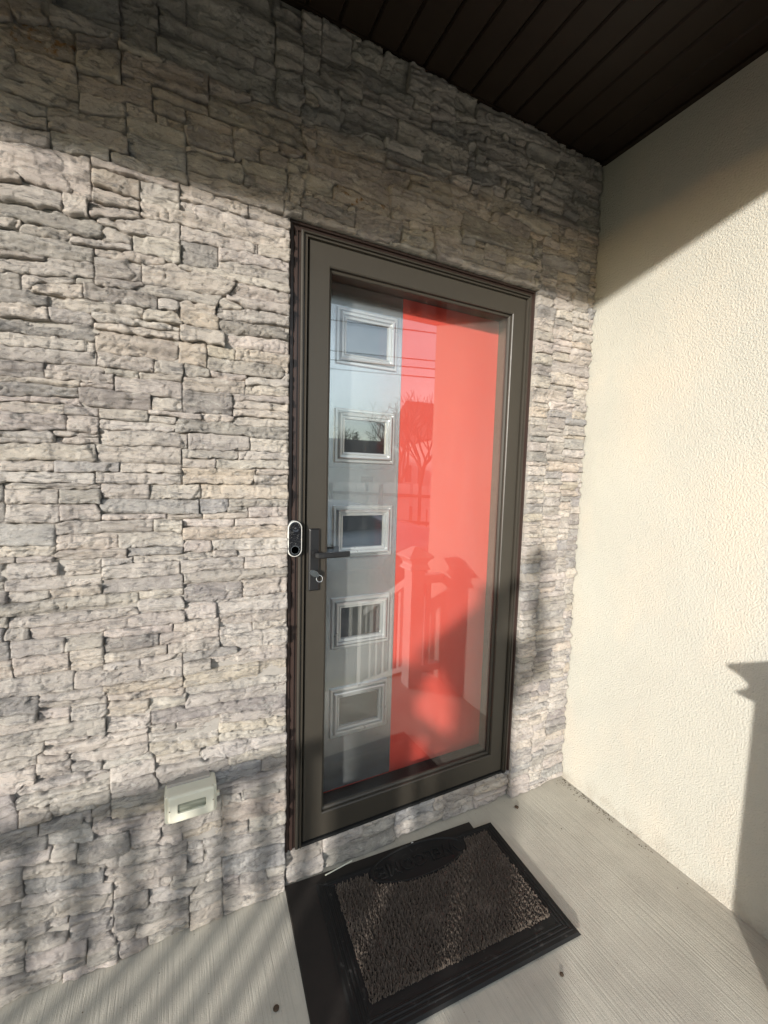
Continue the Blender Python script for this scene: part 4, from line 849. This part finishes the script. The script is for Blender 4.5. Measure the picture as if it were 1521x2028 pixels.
def house(name, label, cx, cy, sx, sy, zw, zr, rot, wins, roofm=M_SHINGLE):
    e_ = empty(name, (cx, cy, -0.5), label, 'house'); T = Matrix.Translation((cx, cy, 0))@Matrix.Rotation(rot, 4, 'Z')
    def put(nm, bm, mat, par=e_):
        bmesh.ops.transform(bm, matrix=T, verts=bm.verts); return bm_obj(nm, bm, mat, par)
    bm = bmesh.new(); box(bm, -sx, sx, -sy, sy, -0.5, zw); put('wall', bm, M_SIDING)
    bm = bmesh.new(); ov = 0.35
    q = [bm.verts.new(p) for p in ((-sx-ov, -sy-ov, zw), (sx+ov, -sy-ov, zw), (sx+ov, sy+ov, zw), (-sx-ov, sy+ov, zw), (-sx-ov, 0, zr), (sx+ov, 0, zr))]
    for f in ((0, 1, 5, 4), (2, 3, 4, 5), (0, 4, 3), (1, 2, 5), (3, 2, 1, 0)): bm.faces.new([q[i] for i in f])
    put('roof', bm, roofm)
    for (u, z0, z1, hw, side) in wins:
        bm = bmesh.new()
        if side == 'y': box(bm, u-hw, u+hw, sy-0.03, sy+0.03, z0, z1)
        else: box(bm, -sx-0.03, -sx+0.03, u-hw, u+hw, z0, z1)
        wn = put('window', bm, M_VINYL)
        bm = bmesh.new()
        if side == 'y': box(bm, u-hw+.06, u+hw-.06, sy, sy+0.04, z0+.06, z1-.06)
        else: box(bm, -sx-0.04, -sx, u-hw+.06, u+hw-.06, z0+.06, z1-.06)
        put('pane', bm, M_WINDOW, wn)
hx, hy = refl(27, 29)
house('bungalow', 'low white house with a broad grey roof behind the fence', hx-0.5, hy-3, 4.2, 3.2, 1.85, 4.0, R(4), [(3.0, .3, 1.4, .35, 'y'), (1.8, .3, 1.4, .35, 'y'), (-1, .3, 1.4, .5, 'y')])
hx, hy = refl(32.2, 25)
house('tall_house', 'tall white sided house behind the fence', hx+4.2, hy-2.4, 4.0, 4.0, 3.6, 6.2, R(3), [(-2.6, 1.9, 3.1, .4, 'y'), (-2.4, -.2, 1.0, .5, 'y'), (0, .9, 2.1, .5, 'y'), (0, 1.0, 2.2, .5, 'x')])
hx, hy = refl(8, 34)
house('far_house', 'pale house across the road', hx-2, hy, 5, 4, 2.6, 5.0, R(-6), [(-2, .6, 1.8, .5, 'y'), (2, .6, 1.8, .5, 'y')])
def bare_tree(x, y, hgt, seed, label):
    rd = random.Random(seed); e_ = empty('bare_tree', (x, y, -0.5), label, 'tree', 'leafless trees beyond the fence')
    bt, bc = bmesh.new(), bmesh.new()
    def grow(p, d, L_, r_, lev):
        q = p+d*L_; bm = bt if lev == 0 else bc
        tube(bm, [p, p+d*L_*.5+Vector((rd.uniform(-.05, .05)*L_, rd.uniform(-.05, .05)*L_, 0)), q], [r_, r_*.85, r_*.68], 5 if lev < 2 else 3, caps=False)
        if lev >= 5: return
        for k in range(3 if lev < 4 else 2):
            a = Vector((rd.gauss(0, 1), rd.gauss(0, 1), rd.gauss(0.35, .5))).normalized()
            grow(q if k < 2 else p+d*L_*.6, (d*0.75+a*0.62).normalized(), L_*rd.uniform(.62, .82), max(r_*.62, .0007*hgt*3.2), lev+1)
    grow(Vector((x, y, -0.5)), Vector((0, 0, 1)), hgt*.28, hgt*.022, 0)
    bm_obj('trunk', bt, M_BARK, e_); bm_obj('crown', bc, M_BARK, e_)
for i, (a, r_, hg, lb) in enumerate(((28.3, 19, 6.5, 'small bare tree in front of the low house'), (31.2, 21, 7.5, 'small bare tree in front of the tall house'), (29, 42, 9.5, 'bare tree above the low house roof'), (33.5, 44, 12, 'tall bare tree beside the tall house'), (24, 55, 10, 'bare tree left of the low house'), (20, 50, 9, 'spindly bare tree beyond the fence end'), (37, 40, 11, 'bare tree behind the tall house'))):
    bare_tree(*refl(a, r_), hg, 100+i, lb)
def conifer(x, y, hgt, seed, label):
    rd = random.Random(seed); e_ = empty('conifer', (x, y, -0.5), label, 'tree', 'dark conifers beyond the fence')
    bm = bmesh.new(); tube(bm, [(x, y, -0.5), (x, y, hgt-0.5)], [hgt*.02, .02], 6); bm_obj('trunk', bm, M_BARK, e_)
    V, F = [], []
    for k in range(1400):
        f = rd.random()**0.7; z = -0.5+hgt*(0.08+0.92*(1-f)); rad_ = hgt*.20*f*(0.75+0.25*math.sin(z*7))*rd.uniform(.35, 1.05); a = rd.uniform(0, 6.283)
        c_ = Vector((x+rad_*math.cos(a), y+rad_*math.sin(a), z-rad_*.25)); sz = hgt*.025*rd.uniform(.6, 1.3)
        i = len(V); o_ = Vector((math.cos(a), math.sin(a), -.35)); t_ = Vector((-math.sin(a), math.cos(a), rd.uniform(-.3, .3)))
        V += [c_-t_*sz*.5, c_+t_*sz*.5, c_+o_*sz*1.8]; F.append((i, i+1, i+2))
    me = bpy.data.meshes.new('crown'); me.from_pydata(V, [], F); link('crown', me, M_NEEDLE, e_)
for i, (a, r_, hg, lb) in enumerate(((22.5, 60, 8, 'tallest dark conifer beyond the fence'), (21, 62, 6.5, 'small conifer beyond the fence'), (23.8, 64, 7, 'conifer at the right of the small group'))):
    conifer(*refl(a, r_), hg, 50+i, lb)
def wire(z0, z1, r_, label):
    bm = bmesh.new(); A = Vector((*refl(-35, r_*1.3), z0)); B = Vector((*refl(68, r_*1.5), z1)); pts = []
    for k in range(25):
        f = k/24; p = A.lerp(B, f); p.z -= 4*f*(1-f)*0.5; pts.append(p)
    tube(bm, pts, 0.022, 5); tag(bm_obj('power_line', bm, M_WIRE), label, 'cable', 'overhead lines along the road')
for z0, z1, r_, lb in ((9.2, 8.4, 17, 'topmost overhead line along the road'), (8.7, 8.1, 17, 'second overhead line from the top'), (7.5, 6.7, 17, 'middle overhead line along the road'), (6.3, 5.9, 17, 'thin line below the middle overhead line'), (5.9, 5.7, 17, 'second lowest overhead line'), (5.65, 5.35, 17, 'lowest overhead line along the road')):
    wire(z0, z1, r_, lb)
for a, r_, lb in ((-35, 22.1, 'utility pole at the left end of the lines'), (68, 25.5, 'utility pole at the right end of the lines')):
    x, y = refl(a, r_); bm = bmesh.new(); tube(bm, [(x, y, -0.5), (x, y, 10)], [.16, .11], 10); e_ = empty('utility_pole', (x, y, -0.5), lb, 'utility pole', 'wooden utility poles by the road'); bm_obj('pole', bm, M_BARK, e_)
    boxobj('crossarm', (x-.06, x+.06, y-.9, y+.9, 8.9, 9.02), M_BARK, e_)
# parked car
cx, cy = refl(17, 7.6)
ca_ = empty('parked_car', (cx, cy, -0.5), 'silver-blue sedan parked on the driveway', 'car')
CT = Matrix.Translation((cx, cy, -0.5))@Matrix.Rotation(R(8), 4, 'Z')
side = [(-2.2, .32), (-2.22, .62), (-2.05, .80), (-1.5, .90), (-1.05, .95), (-.45, 1.38), (.1, 1.45), (.75, 1.42), (1.45, 1.05), (2.05, .98), (2.2, .80), (2.2, .35)]
def wid(z): return 0.86 if z < .95 else 0.86-(z-.95)*.42
def carput(nm, bm, mat, smooth=False):
    bmesh.ops.transform(bm, matrix=CT, verts=bm.verts); return bm_obj(nm, bm, mat, ca_, smooth)
bm = bmesh.new(); prof = []
for sgn in (-1, 1): prof.append([bm.verts.new((x, sgn*wid(z), z)) for x, z in side])
for k in range(len(side)): bm.faces.new((prof[0][k], prof[0][(k+1) % len(side)], prof[1][(k+1) % len(side)], prof[1][k]))
bm.faces.new(prof[0][::-1]); bm.faces.new(prof[1])
bmesh.ops.bevel(bm, geom=[e for e in bm.edges if abs(e.verts[0].co.y-e.verts[1].co.y) < .5], offset=0.05, segments=3, affect='EDGES', clamp_overlap=True); carput('body', bm, M_CARP, True)
for sgn in (-1, 1):
    for pts in (((-.92, .97), (-.42, 1.33), (.10, 1.38), (.10, .98)), ((.16, .98), (.16, 1.38), (.70, 1.34), (1.25, 1.04))):
        bm = bmesh.new(); q = [bm.verts.new((x, sgn*(wid(z)+d_), z)) for d_ in (-.02, .008) for x, z in pts]
        bm.faces.new(q[:4]); bm.faces.new(q[4:][::-1])
        for k in range(4): bm.faces.new((q[k], q[(k+1) % 4], q[4+(k+1) % 4], q[4+k]))
        carput('side_window', bm, M_WINDOW)
for nm, (xa, za), (xb, zb_) in (('windscreen', (-1.00, .99), (-.50, 1.35)), ('rear_window', (1.38, 1.09), (.80, 1.40))):
    bm = bmesh.new(); q = [bm.verts.new((x, y*(wid(z)-.08), z+dz)) for dz in (-.01, .022) for x, z, y in ((xa, za, -1), (xa, za, 1), (xb, zb_, 1), (xb, zb_, -1))]
    bm.faces.new(q[:4]); bm.faces.new(q[4:][::-1])
    for k in range(4): bm.faces.new((q[k], q[(k+1) % 4], q[4+(k+1) % 4], q[4+k]))
    carput(nm, bm, M_WINDOW)
for wx in (-1.35, 1.35):
    for sgn in (-1, 1):
        bm = bmesh.new(); tube(bm, [(wx, sgn*.68, .32), (wx, sgn*.70, .32), (wx, sgn*.88, .32), (wx, sgn*.90, .32)], [.29, .32, .32, .29], 24); wh = carput('wheel', bm, M_TYRE)
        bm = bmesh.new(); tube(bm, [(wx, sgn*.86, .32), (wx, sgn*.905, .32)], [.21, .19], 16); bmesh.ops.transform(bm, matrix=CT, verts=bm.verts); bm_obj('rim', bm, M_STEEL, wh)
for sgn in (-1, 1):
    bm = bmesh.new(); box(bm, -2.235, -2.15, sgn*.62-.14, sgn*.62+.14, .60, .72); carput('headlight', bm, M_WHITEPL)
